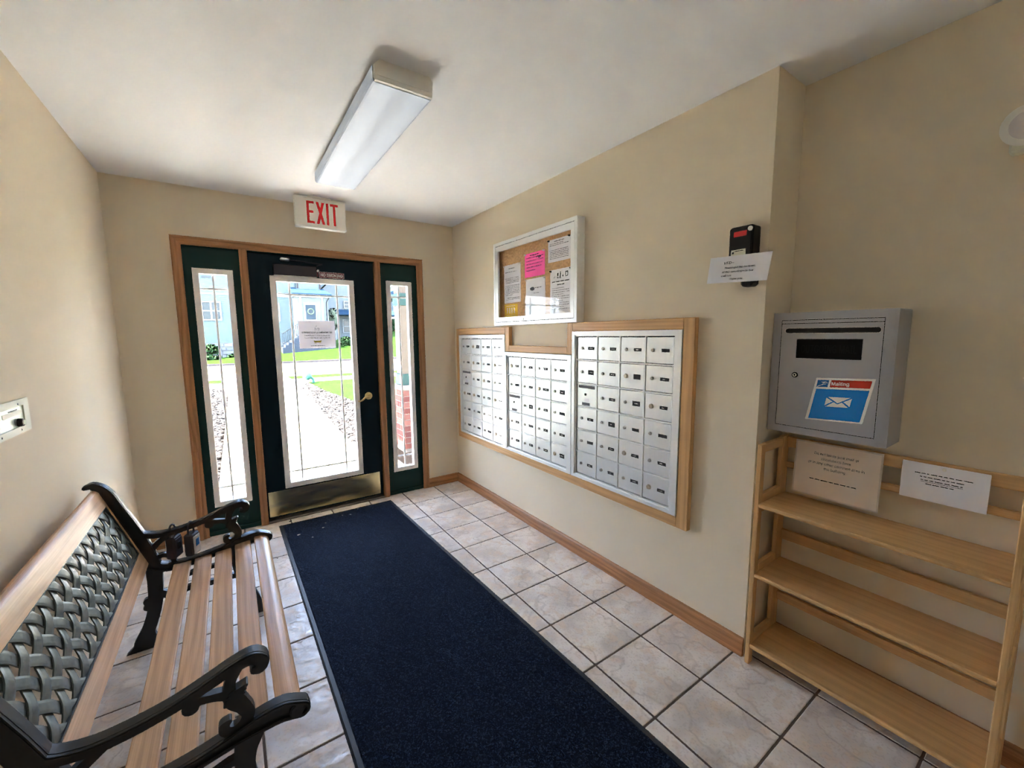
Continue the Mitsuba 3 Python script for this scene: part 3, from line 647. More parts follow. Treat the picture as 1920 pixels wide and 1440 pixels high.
# ------------------------------------------------------------------ outgoing mail box
t = thing('outgoing_mail_box', 'grey metal OUTGOING MAIL drop box on the alcove wall above the shelf', 'mail drop box')
my0, my1, mz0, mz1, mx = -2.814, -3.209, 1.043, 1.5385, 0.080
face = sbox(-my0, mz0, -my1, mz1)
hole = sbox(-my0 + 0.030, mz0 + 0.028, -my1 - 0.036, mz1 - 0.030)
add('body', cat([ext(face.difference(hole), 0.004, [mx + 0.004, 0, 0], rn, Z), bx(mx + 0.003, AX, my0, my1, mz0, mz1, 0.003)]), 'box_silver', t)
ribs = [bx(mx - 0.0012, mx + 0.001, my1 + 0.006 + 0.005 * k, my1 + 0.0085 + 0.005 * k, mz0 + 0.004, mz1 - 0.004) for k in range(6)]
add('ribbed_edge', cat(ribs), 'box_silver', t)
slot = sbox(2.860, 1.4555, 3.164, 1.4745).buffer(-0.009).buffer(0.009)
win = sbox(2.904, 1.355, 3.116, 1.432)
dp = hole.buffer(-0.0022).difference(sbox(-1, mz1 - 0.046, 9, mz1 - 0.0435))
dk = add('door', ext(dp.difference(slot).difference(win), 0.005, [mx + 0.0055, 0, 0], rn, Z), 'box_silver', t)
add('slot', ext(slot.buffer(0.001), 0.0012, [mx + 0.0038, 0, 0], rn, Z), 'black_matte', dk, label='black letter slot')
add('slot_rim', ext(slot.buffer(0.0012).difference(slot), 0.0015, [mx + 0.0008, 0, 0], rn, Z), 'chrome', dk)
wk = add('name_window', ext(win, 0.002, [mx + 0.0040, 0, 0], rn, Z), 'black_matte', dk, label='black name window')
add('lettering', text('OUTGOING MAIL', 0.030, [mx + 0.0022, -3.010, 1.378], rn, Z, width=0.180), 'faint_print', wk, label='dark OUTGOING MAIL lettering')
add('door_gap', bx(mx + 0.0024, mx + 0.0036, my0 - 0.029, my1 + 0.035, mz0 + 0.027, mz1 - 0.029), 'black_plastic', t)
lk = add('lock', lathe([(0, 0), (0.011, 0), (0.011, 0.003), (0.009, 0.005), (0, 0.005)], [mx + 0.001, -2.906, 1.286], [-1, 0, 0], 20), 'black_plastic', dk)
add('keyhole', lathe([(0.004, 0), (0.007, 0), (0.007, 0.0012), (0.004, 0.0012)], [mx - 0.004, -2.906, 1.286], [-1, 0, 0], 16), 'chrome', lk)
st = add('sticker', ext(Polygon([(2.953, 1.110), (3.136, 1.120), (3.163, 1.289), (2.982, 1.280)]), 0.0008, [mx + 0.0005, 0, 0], rn, Z), 'white_print', t, label='white bordered blue and red Mailing sticker')
SO, SR, SU = np.array([2.953, 1.110]), np.array([0.182, 0.0095]), np.array([0.028, 0.1695])
def sq(pts): return Polygon([tuple(SO + SR * a + SU * b) for a, b in pts]).buffer(0)
def sadd(name, poly, bs, lv=0.0, label=None): add(name, ext(poly, 0.0005, [mx - 0.0003 - lv, 0, 0], rn, Z), bs, st, label=label)
sadd('blue_field', sq([(0.055, 0.035), (0.955, 0.035), (0.955, 0.745), (0.055, 0.745)]), 'sticker_blue', 0, 'blue field')
sadd('red_bar', sq([(0.285, 0.79), (0.955, 0.79), (0.955, 0.955), (0.285, 0.955)]), 'sticker_red', 0, 'red bar')
sadd('emblem_field', sq([(0.045, 0.79), (0.245, 0.79), (0.245, 0.955), (0.045, 0.955)]), 'sticker_logo_blue', 0, 'blue eagle emblem')
sadd('eagle', unary_union([sq([(0.060, 0.925), (0.20, 0.915), (0.245, 0.885), (0.205, 0.893), (0.075, 0.940)]), sq([(0.10, 0.915), (0.19, 0.900), (0.175, 0.880), (0.125, 0.868), (0.150, 0.890)]), sq([(0.245, 0.872), (0.175, 0.850), (0.065, 0.800), (0.045, 0.800), (0.155, 0.862)])]), 'white_print', 0.0005, 'white eagle head')
tm = text('Mailing', 0.0125, [mx - 0.0008, -(SO + SR * 0.31 + SU * 0.835)[0], (SO + SR * 0.31 + SU * 0.835)[1]], [0, -SR[0] / 0.1822, SR[1] / 0.1822], [0, SR[1] / 0.1822, SR[0] / 0.1822], 'l', bold=True, width=0.055, depth=0.0005)
add('lettering', tm, 'white_print', st, label='white word Mailing')
ex_, ew = (0.285, 0.72), (0.34, 0.565)
def eq(pts): return sq([(ex_[0] + (ex_[1] - ex_[0]) * a, ew[0] + (ew[1] - ew[0]) * b) for a, b in pts])
sadd('envelope_icon', unary_union([eq([(0.06, 1), (0.94, 1), (0.5, 0.40)]), eq([(0, 0.92), (0.28, 0.55), (0, 0.10)]), eq([(1, 0.92), (0.72, 0.55), (1, 0.10)]), eq([(0.05, 0), (0.95, 0), (0.66, 0.48), (0.5, 0.28), (0.34, 0.48)])]), 'white_print', 0.0005, 'white envelope symbol')

# ------------------------------------------------------------------ slatted shelf
t = thing('shelf_unit', 'open light maple shelf unit with three boards standing in the alcove', 'shelf')
sx0, sx1, sy0, sy1 = -0.033, 0.222, -2.831, -3.548
SZ = (0.742, 0.428, 0.098)
for ya, yb in ((sy0, sy0 - 0.018), (sy1 + 0.018, sy1)):
    sd = thing('shelf_unit__side_frame', None, None)
    add('front_post', bx(sx0, sx0 + 0.034, ya, yb, 0, 0.995, 0.0025), 'maple_z', sd)
    add('back_post', bx(sx1 - 0.062, sx1, ya, yb, 0, 1.005, 0.0025), 'maple_z', sd)
    add('rail', bx(sx0 + 0.034, sx1 - 0.062, ya, yb, 0.960, 0.998, 0.002), 'maple_x', sd)
    for z in SZ:
        add('rail', bx(sx0 + 0.034, sx1 - 0.062, ya, yb, z - 0.006, z + 0.036, 0.002), 'maple_x', sd)
        add('rail', bx(sx0 + 0.034, sx1 - 0.062, ya - 0.002, yb + 0.002, z - 0.046, z - 0.018, 0.002), 'maple_x', sd)
for z in SZ:
    pf = LineString([(sx0 + 0.007, z - 0.009), (sx1 - 0.012, z - 0.009)]).buffer(0.009)
    add('board', ext(pf, abs(sy1 - sy0) - 0.0365, [0, sy0 - 0.0182, 0], X, Z), 'maple_y', t, smooth=40)
for z0, z1 in ((0.952, 0.998), (0.857, 0.884), (0.520, 0.566), (0.222, 0.262)):
    add('back_rail', bx(sx1 - 0.020, sx1 - 0.004, sy0 - 0.018, sy1 + 0.018, z0, z1, 0.002), 'maple_y', t)
# signs on the shelf
def shelf_sign(label, y0, y1, zt, zb, lean, lam, build):
    t = thing('paper_sign', label, 'sign')
    w, h = y0 - y1, (zt - zb)
    ctr = np.array([sx1 - 0.026 - 0.5 * lean - 0.001, (y0 + y1) / 2, (zt + zb) / 2])
    u = np.array([lean, 0, h]); L = np.linalg.norm(u); u /= L
    r = np.array([0, -1, 0.0])
    if lam:
        add('laminate', ext(sbox(-w / 2 - 0.006, -L / 2 - 0.006, w / 2 + 0.006, L / 2 + 0.006), 0.0006, ctr + np.array([0.0008, 0, 0]), r, u), 'laminate', t, label='clear laminate edge')
    add('sheet', ext(sbox(-w / 2, -L / 2, w / 2, L / 2), 0.0006, ctr, r, u), 'paper_warm' if lam else 'paper_white', t)
    build(t, ctr + np.cross(r, u) * 0.0006, r, u, w, L)
def sign_a(t, o, r, u, w, h):
    ls = [('Do not leave junk mail or', 0.066, 0.150), ('circulations here', 0.046, 0.100), ('or in any other common area in', 0.026, 0.190), ('the building.', 0.006, 0.076)]
    add('lettering', cat([text(s, 0.0105, o + np.array(u) * y, r, u, width=wd, depth=0.0005) for s, y, wd in ls]), 'black_print', t)
    add('small_print', wordbars(-0.085, 0.085, -0.040, 0.007, random.Random(11), o, r, u), 'black_print', t)
shelf_sign('laminated sign reading Do not leave junk mail or circulations here, on the shelf', -2.893, -3.174, 0.990, 0.770, 0.012, True, sign_a)
def sign_b(t, o, r, u, w, h):
    add('print', cat([wordbars(-a, b, y, 0.006, random.Random(30 + k), o, r, u) for k, (a, b, y) in enumerate([(0.072, 0.070, 0.030), (0.058, 0.052, 0.018), (0.056, 0.048, 0.007), (0.042, 0.030, -0.006)])]), 'dark_print', t)
    add('underline', ext(sbox(-0.056, 0.0005, 0.048, 0.002), 0.0005, o, r, u), 'grey_print', t)
    add('pin', lathe([(0, 0), (0.006, 0), (0.005, 0.003), (0, 0.0035)], o + np.array(u) * (h / 2 - 0.012), [-1, 0, 0], 12), 'white_enamel', t)
shelf_sign('smaller white paper sign with four fine lines on the shelf back rail', -3.233, -3.448, 0.990, 0.856, 0.004, False, sign_b)

# ------------------------------------------------------------------ emergency light, intercom
t = thing('emergency_light', 'white wall emergency light with a round lamp head at the right edge', 'emergency light')
add('housing', bx(AX - 0.05, AX, -3.396, -3.66, 1.995, 2.095, 0.006), 'cream_plastic', t)
add('bracket', bx(AX - 0.075, AX - 0.03, -3.40, -3.47, 2.07, 2.118, 0.006), 'cream_plastic', t)
hd = add('lamp_head', lathe([(0, 0), (0.030, 0), (0.052, 0.020), (0.056, 0.032), (0.056, 0.038), (0.050, 0.038), (0.018, 0.026), (0, 0.026)], [AX - 0.060, -3.432, 2.066], [-0.95, -0.05, -0.30], 32), 'white_enamel', t, smooth=30)
hdir = np.array([-0.95, -0.05, -0.30]); hdir /= np.linalg.norm(hdir)
ho = np.array([AX - 0.060, -3.432, 2.066])
add('lamp_glass', lathe([(0, 0), (0.049, 0), (0.049, 0.002), (0.0, 0.005)], ho + hdir * 0.031, hdir, 28), 'frost', hd, smooth=30)
add('bulb', lathe([(0, 0), (0.009, 0), (0.009, 0.004), (0.005, 0.008), (0, 0.008)], ho + hdir * 0.036, hdir, 16), 'chrome', hd, smooth=30)
add('lamp_head', lathe([(0, 0), (0.030, 0), (0.052, 0.020), (0.056, 0.032), (0.056, 0.038), (0.050, 0.038), (0.018, 0.026), (0, 0.026)], ho + np.array([0, -0.20, 0]), hdir, 32), 'white_enamel', t, smooth=30)
t = thing('intercom_panel', 'pale metal entry intercom plate with a key lock on the left wall above the bench', 'intercom')
ix = LX
rl = [0, 1, 0]                              # facing +x : right = +y
pl = sbox(-1.985, 1.153, -1.542, 1.263)
wn = sbox(-1.955, 1.175, -1.583, 1.241)
add('plate', ext(pl.difference(wn), 0.006, [ix, 0, 0], rl, Z), 'cream_plastic', t)
add('inner_panel', ext(wn, 0.002, [ix, 0, 0], rl, Z), 'panel_steel', t)
add('name_strip', bx(ix + 0.002, ix + 0.0035, -1.735, -1.590, 1.214, 1.228, 0.0004), 'white_enamel', t, label='white name strip')
add('name_strip_print', bx(ix + 0.002, ix + 0.0032, -1.690, -1.625, 1.2295, 1.2335), 'dark_print', t)
lk = add('key_lock', lathe([(0, 0), (0.0135, 0), (0.0125, 0.012), (0, 0.012)], [ix + 0.002, -1.628, 1.189], [1, 0, 0], 20), 'black_plastic', t, label='black lock with silver cylinder', smooth=30)
add('cylinder', lathe([(0, 0), (0.009, 0), (0.008, 0.003), (0, 0.003)], [ix + 0.0138, -1.628, 1.189], [1, 0, 0], 16), 'chrome', lk, smooth=30)
for k in range(4):
    add('name_card', bx(ix + 0.002, ix + 0.0034, -1.95, -1.752, 1.1765 + 0.0162 * k, 1.1905 + 0.0162 * k, 0.0004), 'white_enamel', t)
for y, z in ((-1.626, 1.249), (-1.623, 1.164), (-1.768, 1.164), (-1.78, 1.252), (-1.90, 1.164)):
    add('screw', lathe([(0, 0), (0.003, 0), (0.003, 0.001), (0, 0.0015)], [ix + 0.006, y, z], [1, 0, 0], 10), 'dark_metal', t)

# ------------------------------------------------------------------ rug
t = thing('floor_mat', 'long dark blue entrance mat with a rubber border leading from the door', 'mat')
out = Polygon([(-1.604, -0.098), (-0.727, -0.102), (-0.640, -3.150), (-1.563, -3.150)])
inn = out.buffer(-0.024, join_style=2)
rub = Polygon([(-1.604, -0.098), (-0.727, -0.102), (-0.640, -3.150), (-1.563, -3.150)])
def bevel_slab(o, i, z0, z1):
    a, b = np.array(o.exterior.coords)[:-1], np.array(i.exterior.coords)[:-1]
    b = np.array([b[np.argmin(((b - p) ** 2).sum(1))] for p in a])
    V = [(x, y, z0) for x, y in a] + [(x, y, z1) for x, y in b]
    return trimesh.convex.convex_hull(np.array(V))
add('border', bevel_slab(out, out.buffer(-0.008, join_style=2), 0.0, 0.006), 'rubber', t, label='rubber border')
def pile():
    q = np.array(inn.exterior.coords)[:-1]
    q = np.array([q[np.argmin(((q - np.array(p)) ** 2).sum(1))] for p in list(out.exterior.coords)[:-1]])
    nu, nv = 150, 480
    a, b = np.meshgrid(np.linspace(0, 1, nu), np.linspace(0, 1, nv), indexing='ij')
    P = (q[0] * (1 - a)[..., None] + q[1] * a[..., None]) * (1 - b)[..., None] + (q[3] * (1 - a)[..., None] + q[2] * a[..., None]) * b[..., None]
    nz = meshkit.noise(np.stack([P[..., 0] * 160, P[..., 1] * 160, 0 * P[..., 0]], -1), 5)
    z = 0.0082 + 0.0022 * nz
    e = np.minimum(np.minimum(a, 1 - a) * nu, np.minimum(b, 1 - b) * nv)
    z = np.where(e < 0.5, 0.0055, z)
    V = np.concatenate([P, z[..., None]], -1).reshape(-1, 3)
    i, j = np.meshgrid(np.arange(nu - 1), np.arange(nv - 1), indexing='ij')
    k = (i * nv + j).ravel()
    Fq = np.stack([k, k + 1, k + nv + 1, k + nv], 1)
    m = trimesh.Trimesh(V, np.vstack([Fq[:, [0, 1, 2]], Fq[:, [0, 2, 3]]]), process=False)
    if m.face_normals[:, 2].mean() < 0: m.invert()
    return m
add('pile', pile(), 'carpet', t, kind='stuff')
SCR = ['biggest pale leaf scrap near the far left corner of the blue mat', 'pale leaf scrap nearest the bench on the blue mat', 'tiny white scrap on the mat right of the biggest scrap', 'small pale scrap close to the far edge of the mat',
       'pale scrap in the row near the far right of the mat edge', 'smallest scrap beside the one near the far right mat edge', 'brown leaf scrap on the tiles left of the far mat edge', 'dark leaf scrap on the tile between bench and mat',
       'dark leaf scrap on the tiles before the brass kick plate', 'pale scrap nearest the far right corner of the mat']
for k, (x, y, s) in enumerate([(-1.50, -0.36, 1.2), (-1.42, -0.46, 0.8), (-1.33, -0.34, 0.9), (-1.30, -0.27, 0.7), (-1.10, -0.22, 0.9), (-1.16, -0.20, 0.6), (-1.52, -0.05, 1.3), (-1.66, -0.62, 0.9), (-1.36, -0.05, 0.8), (-1.02, -0.14, 0.7)]):
    r0 = random.Random(k)
    pts = [(0.008 * s * r0.uniform(0.5, 1.2) * math.cos(a), 0.006 * s * r0.uniform(0.4, 1.2) * math.sin(a)) for a in np.linspace(0, 2 * math.pi, 7)[:-1]]
    on = Polygon([(-1.604, -0.098), (-0.727, -0.102), (-0.64, -3.15), (-1.563, -3.15)]).contains(Point(x, y))
    m = ext(Polygon(pts).buffer(0.0005), 0.0015, [x, y, 0.0095 if on else 0.0], X, Y)
    add('leaf_scrap', m, 'leaf_dry' if k not in (6, 7, 8) else 'soil', label=SCR[k], cat_='leaf scrap', group='leaf scraps by the door')

# ------------------------------------------------------------------ bench
t = thing('bench', 'garden bench with wooden slats, woven metal back and black cast-iron ends', 'bench')
def stroke(pts, per=6):
    """Rounded, tapering stroke through (x, z, radius) control points, as a 2D polygon."""
    c = catmull(pts, per)
    ps = []
    for a, b in zip(c[:-1], c[1:]):
        ps.append(unary_union([Point(a[:2]).buffer(max(a[2], 0.003), 10), Point(b[:2]).buffer(max(b[2], 0.003), 10)]).convex_hull)
    return unary_union(ps)
post = stroke([(-2.378, 0.820, 0.009), (-2.352, 0.822, 0.014), (-2.318, 0.782, 0.022), (-2.283, 0.695, 0.024), (-2.240, 0.585, 0.026), (-2.207, 0.480, 0.026), (-2.190, 0.400, 0.030), (-2.190, 0.300, 0.028), (-2.200, 0.200, 0.026), (-2.228, 0.105, 0.026), (-2.258, 0.042, 0.030)])
foot = Polygon([(-2.215, 0.09), (-2.262, 0.075), (-2.285, 0.035), (-2.318, 0.0), (-2.222, 0.0), (-2.205, 0.06)])
arm = stroke([(-2.275, 0.665, 0.016), (-2.243, 0.590, 0.014), (-2.210, 0.558, 0.013), (-2.150, 0.543, 0.0125), (-2.080, 0.547, 0.0125), (-2.000, 0.563, 0.0125), (-1.930, 0.587, 0.0135), (-1.870, 0.609, 0.015), (-1.832, 0.615, 0.016), (-1.811, 0.599, 0.0165), (-1.816, 0.581, 0.014), (-1.830, 0.580, 0.0105)])
bits = [stroke([(-2.205, 0.455, 0.013), (-2.170, 0.500, 0.012), (-2.115, 0.542, 0.010)]), stroke([(-2.195, 0.430, 0.012), (-2.150, 0.440, 0.010), (-2.120, 0.420, 0.010), (-2.110, 0.385, 0.008)]),
        Point(-1.968, 0.541).buffer(0.018), stroke([(-1.968, 0.552, 0.012), (-1.935, 0.548, 0.010), (-1.900, 0.538, 0.012), (-1.885, 0.525, 0.016)]),
        stroke([(-1.868, 0.600, 0.014), (-1.884, 0.570, 0.013), (-1.888, 0.535, 0.015), (-1.878, 0.512, 0.022), (-1.862, 0.488, 0.018), (-1.852, 0.462, 0.0155), (-1.862, 0.440, 0.014), (-1.884, 0.430, 0.013), (-1.903, 0.437, 0.013), (-1.906, 0.453, 0.011), (-1.894, 0.461, 0.006)])]
seat = stroke([(-2.195, 0.402, 0.022), (-2.150, 0.381, 0.020), (-2.090, 0.376, 0.018), (-2.020, 0.381, 0.018), (-1.950, 0.393, 0.018), (-1.890, 0.406, 0.020), (-1.830, 0.418, 0.026), (-1.775, 0.422, 0.028), (-1.728, 0.407, 0.024)])
fleg = stroke([(-1.850, 0.405, 0.034), (-1.866, 0.350, 0.026), (-1.868, 0.290, 0.022), (-1.853, 0.220, 0.021), (-1.828, 0.150, 0.022), (-1.803, 0.085, 0.022), (-1.792, 0.030, 0.020)])
ffoot = Polygon([(-1.822, 0.06), (-1.818, 0.0), (-1.768, 0.0), (-1.772, 0.05)])
brace = [stroke([(-2.190, 0.262, 0.018), (-2.130, 0.236, 0.015), (-2.060, 0.246, 0.013), (-1.980, 0.240, 0.013), (-1.885, 0.242, 0.013), (-1.860, 0.235, 0.014)]), stroke([(-1.862, 0.338, 0.010), (-1.900, 0.338, 0.009), (-1.960, 0.322, 0.009), (-2.060, 0.316, 0.010), (-2.110, 0.300, 0.009), (-2.130, 0.262, 0.010)]),
         Point(-2.222, 0.232).buffer(0.018), Point(-2.226, 0.205).buffer(0.016), Point(-2.172, 0.246).buffer(0.014)]
allp = unary_union([post, foot, arm, seat, fleg, ffoot] + bits + brace).buffer(0.0015).buffer(-0.0015).simplify(0.0006)
web = allp
cap_ = unary_union([arm, seat.difference(seat.buffer(-0.012)).union(Point(-1.74, 0.41).buffer(0.02)), post.difference(sbox(-2.4, 0, -2.0, 0.40))]).intersection(allp)
def iron(yc):
    ms = [ext(allp, 0.022, [0, yc + 0.011, 0], X, Z)]
    for k, (g, hw) in enumerate(((cap_.buffer(-0.001), 0.019), (cap_.buffer(-0.004), 0.021))):
        ms.append(ext(g, 2 * hw, [0, yc + hw, 0], X, Z))
    return cat(ms)
for yc in (-1.172, -2.402):
    e = add('end_frame', iron(yc), 'black_iron', t, label='black cast-iron end frame', smooth=32)
    for k in range(4):
        a = np.array([-1.903 + 0.004 * k, 0.508 + 0.009 * k]); d = np.array([0.044, 0.012])
        add('collar_ridge', ext(LineString([a + d * 0.08, a + d * 0.92]).buffer(0.004), 0.028, [0, yc + 0.014, 0], X, Z), 'black_iron', e)
SY0, SY1 = -1.183, -2.391
for cx, zt, tl_ in ((-2.083, 0.3865, -0.02), (-2.002, 0.3905, 0.03), (-1.921, 0.3955, 0.09), (-1.839, 0.4110, 0.12)):
    m = bx(-0.0335, 0.0335, SY1, SY0, -0.018, 0, 0.003)
    m.apply_transform(trimesh.transformations.rotation_matrix(-tl_, [0, 1, 0])); m.apply_translation([cx, 0, zt])
    add('seat_slat', m, 'bench_wood', t)
fp = Polygon([(-1.788, 0.402), (-1.788, 0.421), (-1.784, 0.4245), (-1.755, 0.4260), (-1.738, 0.4225), (-1.727, 0.413), (-1.7225, 0.400), (-1.7245, 0.388), (-1.732, 0.382), (-1.742, 0.384), (-1.748, 0.398)])
add('seat_slat', ext(fp, SY0 - SY1, [0, SY0, 0], X, Z), 'bench_wood', t, smooth=40)
# backrest: frame of four wooden pieces and the woven metal panel, built in (y, s) on the reclined plane
bs = np.array([-0.357, 0, 1.0]); bs /= np.linalg.norm(bs); bn = np.array([bs[2], 0, -bs[0]])          # up the back, towards the sitter
B0 = np.array([-2.312, 0, 0.729])
def back(poly, thick, off, bsdf, name, parent, smooth=False, **k):
    """poly in (u = -y, s); front face at off along bn."""
    m = ext(poly, thick, B0 + bn * (off - thick), [0, -1, 0], bs)
    if np.dot(np.cross([0, -1, 0], bs), bn) < 0: m.apply_transform(trimesh.transformations.translation_matrix(bn * 0) ) ; 
    return add(name, m, bsdf, parent, smooth=smooth, **k)
sgn = np.dot(np.cross([0, -1, 0], bs), bn)
def backm(poly, thick, off):
    return ext(poly, thick, B0 + bn * (off if sgn < 0 else off - thick), [0, -1, 0], bs)
br = thing('bench__backrest', None, None)
# top rail with rounded upper edge : extrude its section along y
def along_y(sec):
    """sec in (d along bn, s)."""
    P = [B0 + bn * d + bs * s for d, s in sec]
    return ext(Polygon([(p[0], p[2]) for p in P]), SY0 - SY1, [0, SY0, 0], X, Z)
add('top_rail', along_y([(0.0, 0.005), (0.0, 0.068), (-0.004, 0.079), (-0.012, 0.086), (-0.022, 0.086), (-0.030, 0.080), (-0.032, 0.070), (-0.032, 0.005)]), 'bench_wood', br, smooth=40)
add('bottom_rail', along_y([(0.0, -0.257), (0.0, -0.326), (-0.003, -0.330), (-0.024, -0.330), (-0.026, -0.257)]), 'bench_wood', br)
for u0, u1 in ((-SY0, -SY0 + 0.026), (-SY1 - 0.054, -SY1)):
    add('stile', backm(sbox(u0, -0.257, u1, 0.005), 0.024, 0.0), 'bench_wood_slope', br)
lp = thing('bench__woven_panel', None, None)
labels[lp] = {'label': 'woven dark pewter metal back panel'}
scene_rim = backm(sbox(1.207, -0.259, 2.339, 0.007).difference(sbox(1.213, -0.253, 2.333, 0.001)), 0.016, -0.002)
add('rim', scene_rim, 'rim_iron', lp)
U0, U1, S0, S1 = 1.209, 2.337, -0.256, 0.004
PIT = 0.085; BW = 0.0165                                  # pitch in u+s / half band width
def strap(fam, c, idx):
    # family 0 runs (u,s) = direction (1,-1) with u+s=c ; family 1 direction (1,1) with u-s=c
    d = np.array([1, -1 if fam == 0 else 1]) / math.sqrt(2); nrm2 = np.array([d[1], -d[0]]) if False else np.array([1, 1 if fam == 0 else -1]) / math.sqrt(2)
    p0 = np.array([c / 2, c / 2]) if fam == 0 else np.array([c / 2, -c / 2])
    # length range where the centre line is inside the panel
    ts = np.linspace(-4, 4, 3201); q = p0 + ts[:, None] * d
    ok = (q[:, 0] > U0) & (q[:, 0] < U1) & (q[:, 1] > S0) & (q[:, 1] < S1)
    if ok.sum() < 12: return None
    t0, t1 = ts[ok][0] - 0.016, ts[ok][-1] + 0.016
    n = max(6, int((t1 - t0) / 0.0075))
    V, Fc = [], []
    for t_ in np.linspace(t0, t1, n):
        q = p0 + t_ * d
        # crossing coordinate of the other family
        oc = (q[0] - q[1]) if fam == 0 else (q[0] + q[1])
        ph = (oc - (OF1 if fam == 0 else OF0)) / PIT
        off = 0.0042 * math.cos(math.pi * (ph + idx + (0 if fam == 0 else 1)))
        for w_, hh in ((-BW, -0.0), (-BW * 0.55, 0.0012), (BW * 0.55, 0.0012), (BW, 0.0), (BW, -0.0035), (-BW, -0.0035)):
            qq = q + nrm2 * w_
            qq = np.array([np.clip(qq[0], U0, U1), np.clip(qq[1], S0, S1)])
            V.append(B0 + np.array([0, -1, 0]) * qq[0] + bs * qq[1] + bn * (-0.009 + off + hh))
    m_ = 6
    for i in range(n - 1):
        for k in range(m_):
            a, b = i * m_ + k, i * m_ + (k + 1) % m_
            Fc += [[a, b, b + m_], [a, b + m_, a + m_]]
    Fc += [[0, k + 1, k] for k in range(1, 5)] + [[(n - 1) * m_, (n - 1) * m_ + k, (n - 1) * m_ + k + 1] for k in range(1, 5)]
    mm = trimesh.Trimesh(V, Fc, process=False)
    if mm.volume < 0: mm.invert()
    return mm
OF0, OF1 = 1.94 - 0.085 * 30, 0.02
for fam, of in ((0, OF0), (1, OF1)):
    for k in range(-40, 90):
        mm = strap(fam, of + PIT * k, k)
        if mm is not None: add('strap', mm, 'pewter_iron', lp)

# key lock-boxes on the far bench arm
for cx, cy, lab, rot in ((-2.110, -1.166, 'all-dark key lockbox hanging on the far bench arm, nearer the backrest', -0.45), (-2.040, -1.180, 'pale-faced key lockbox hanging on the far bench arm, nearer the seat front', -0.45)):
    t = thing('lockbox', lab, 'lockbox')
    R = trimesh.transformations.rotation_matrix(rot, [0, 0, 1])
    def pm_(m): m.apply_transform(R); m.apply_translation([cx, cy - 0.0, 0]); return m
    add('body', pm_(bx(-0.020, 0.020, -0.030, 0.030, 0.412, 0.520, 0.006)), 'dark_metal', t)
    add('face_plate', pm_(bx(0.0195, 0.0235, -0.025, 0.025, 0.420, 0.508, 0.002)), 'frost' if 'pale' in lab else 'dark_metal', t, label='pale face plate' if 'pale' in lab else None)
    add('dial', pm_(bx(0.023, 0.026, -0.012, 0.012, 0.455, 0.490, 0.002)), 'sticker_logo_blue' if 'pale' in lab else 'black_plastic', t)
    sh = catmull([(0, -0.020, 0.512), (0, -0.021, 0.548), (0, -0.014, 0.568), (0, 0, 0.575), (0, 0.014, 0.568), (0, 0.021, 0.548), (0, 0.020, 0.512)], 5)
    add('shackle', pm_(tube(sh, 0.0042, 8)), 'dark_metal', t, smooth=True)

# ------------------------------------------------------------------ outdoors
GZ = -0.07
def flat(poly, z, thick=0.2): return ext(poly, thick, [0, 0, z - thick], X, Y)
def strip_pts(*p): return Polygon(p)
wk = struct('path', 'pale concrete path running from the door to the street', 'path')
PXL = lambda y: -2.03 + 0.012 * y
PXR = lambda y: -0.56 + 0.040 * y
joints = [0.16, 2.02, 3.50, 5.25, 7.05, 8.85, 10.65, 11.9]
for a, b in zip(joints[:-1], joints[1:]):
    a2, b2 = a + 0.022, b - 0.022
    if b > 11.5: pg = Polygon([(PXL(a2) - 0.05, a2), (PXR(a2) + 0.1, a2), (PXR(b2) + 0.4, b2), (PXL(b2) - 0.3, b2)])
    else: pg = Polygon([(PXL(a2), a2), (PXR(a2) + (0.35 if a < 1 else 0), a2), (PXR(b2) + (0.30 if a < 1 else 0), b2), (PXL(b2), b2)])
    add('slab', flat(pg, GZ, 0.1), 'concrete', wk)
sw = struct('sidewalk', 'pale public sidewalk crossing the path', 'sidewalk')
for k in range(-8, 14):
    x0 = k * 1.5
    add('slab', flat(Polygon([(x0 + 0.01, 11.95), (x0 + 1.49, 11.95), (x0 + 1.49, 13.25), (x0 + 0.01, 13.25)]), GZ + 0.002, 0.1), 'concrete', sw)
add('ground', flat(sbox(-60, 0.15, 60, 24.5), GZ - 0.045, 0.3), 'soil', kind='structure', label='dark soil under the planting beds', cat_='ground')
def lawn(name, poly, label):
    add(name, flat(poly, GZ - 0.005, 0.03), 'grass', kind='structure', label=label, cat_='lawn')
lawn('lawn', Polygon([(0.62, 6.2), (1.4, 3.6), (6, 1.2), (30, 1.2), (30, 11.93), (0.36, 11.93), (0.40, 9)]), 'bright green lawn right of the path beyond the pebbles')
lawn('lawn', sbox(0.0, 13.27, 40, 14.7), 'narrow grass strip between sidewalk and street, right of the path')
lawn('lawn', sbox(-40, 13.27, -2.1, 14.7), 'narrow grass strip between sidewalk and street, left of the path')
lawn('lawn', sbox(-40, 0.3, -3.4, 11.93), 'lawn left of the left pebble bed')
add('driveway_apron', flat(sbox(-2.09, 13.27, -0.01, 14.7), GZ, 0.05), 'concrete', kind='structure', label='concrete apron joining path and street', cat_='apron')
add('street', flat(sbox(-60, 14.72, 60, 24.3), GZ - 0.03, 0.1), 'road', kind='structure', label='sunlit pale street in front of the houses', cat_='street')
add('curb', bx(-60, 60, 24.3, 24.48, GZ - 0.1, GZ + 0.09, 0.01), 'curb', kind='structure', label='grey kerb on the far side of the street', cat_='curb')
def hz(x, y):
    tt = np.clip((y - 24.5) / 5.5, 0, 1)
    return GZ + 0.08 + tt * np.clip(0.36 + 0.112 * x, 0.1, 3.0) + np.clip(y - 30, 0, 100) * 0.012
gx, gy = np.meshgrid(np.linspace(-45, 70, 90), np.concatenate([np.linspace(24.48, 31, 24), np.linspace(32, 90, 20)]), indexing='ij')
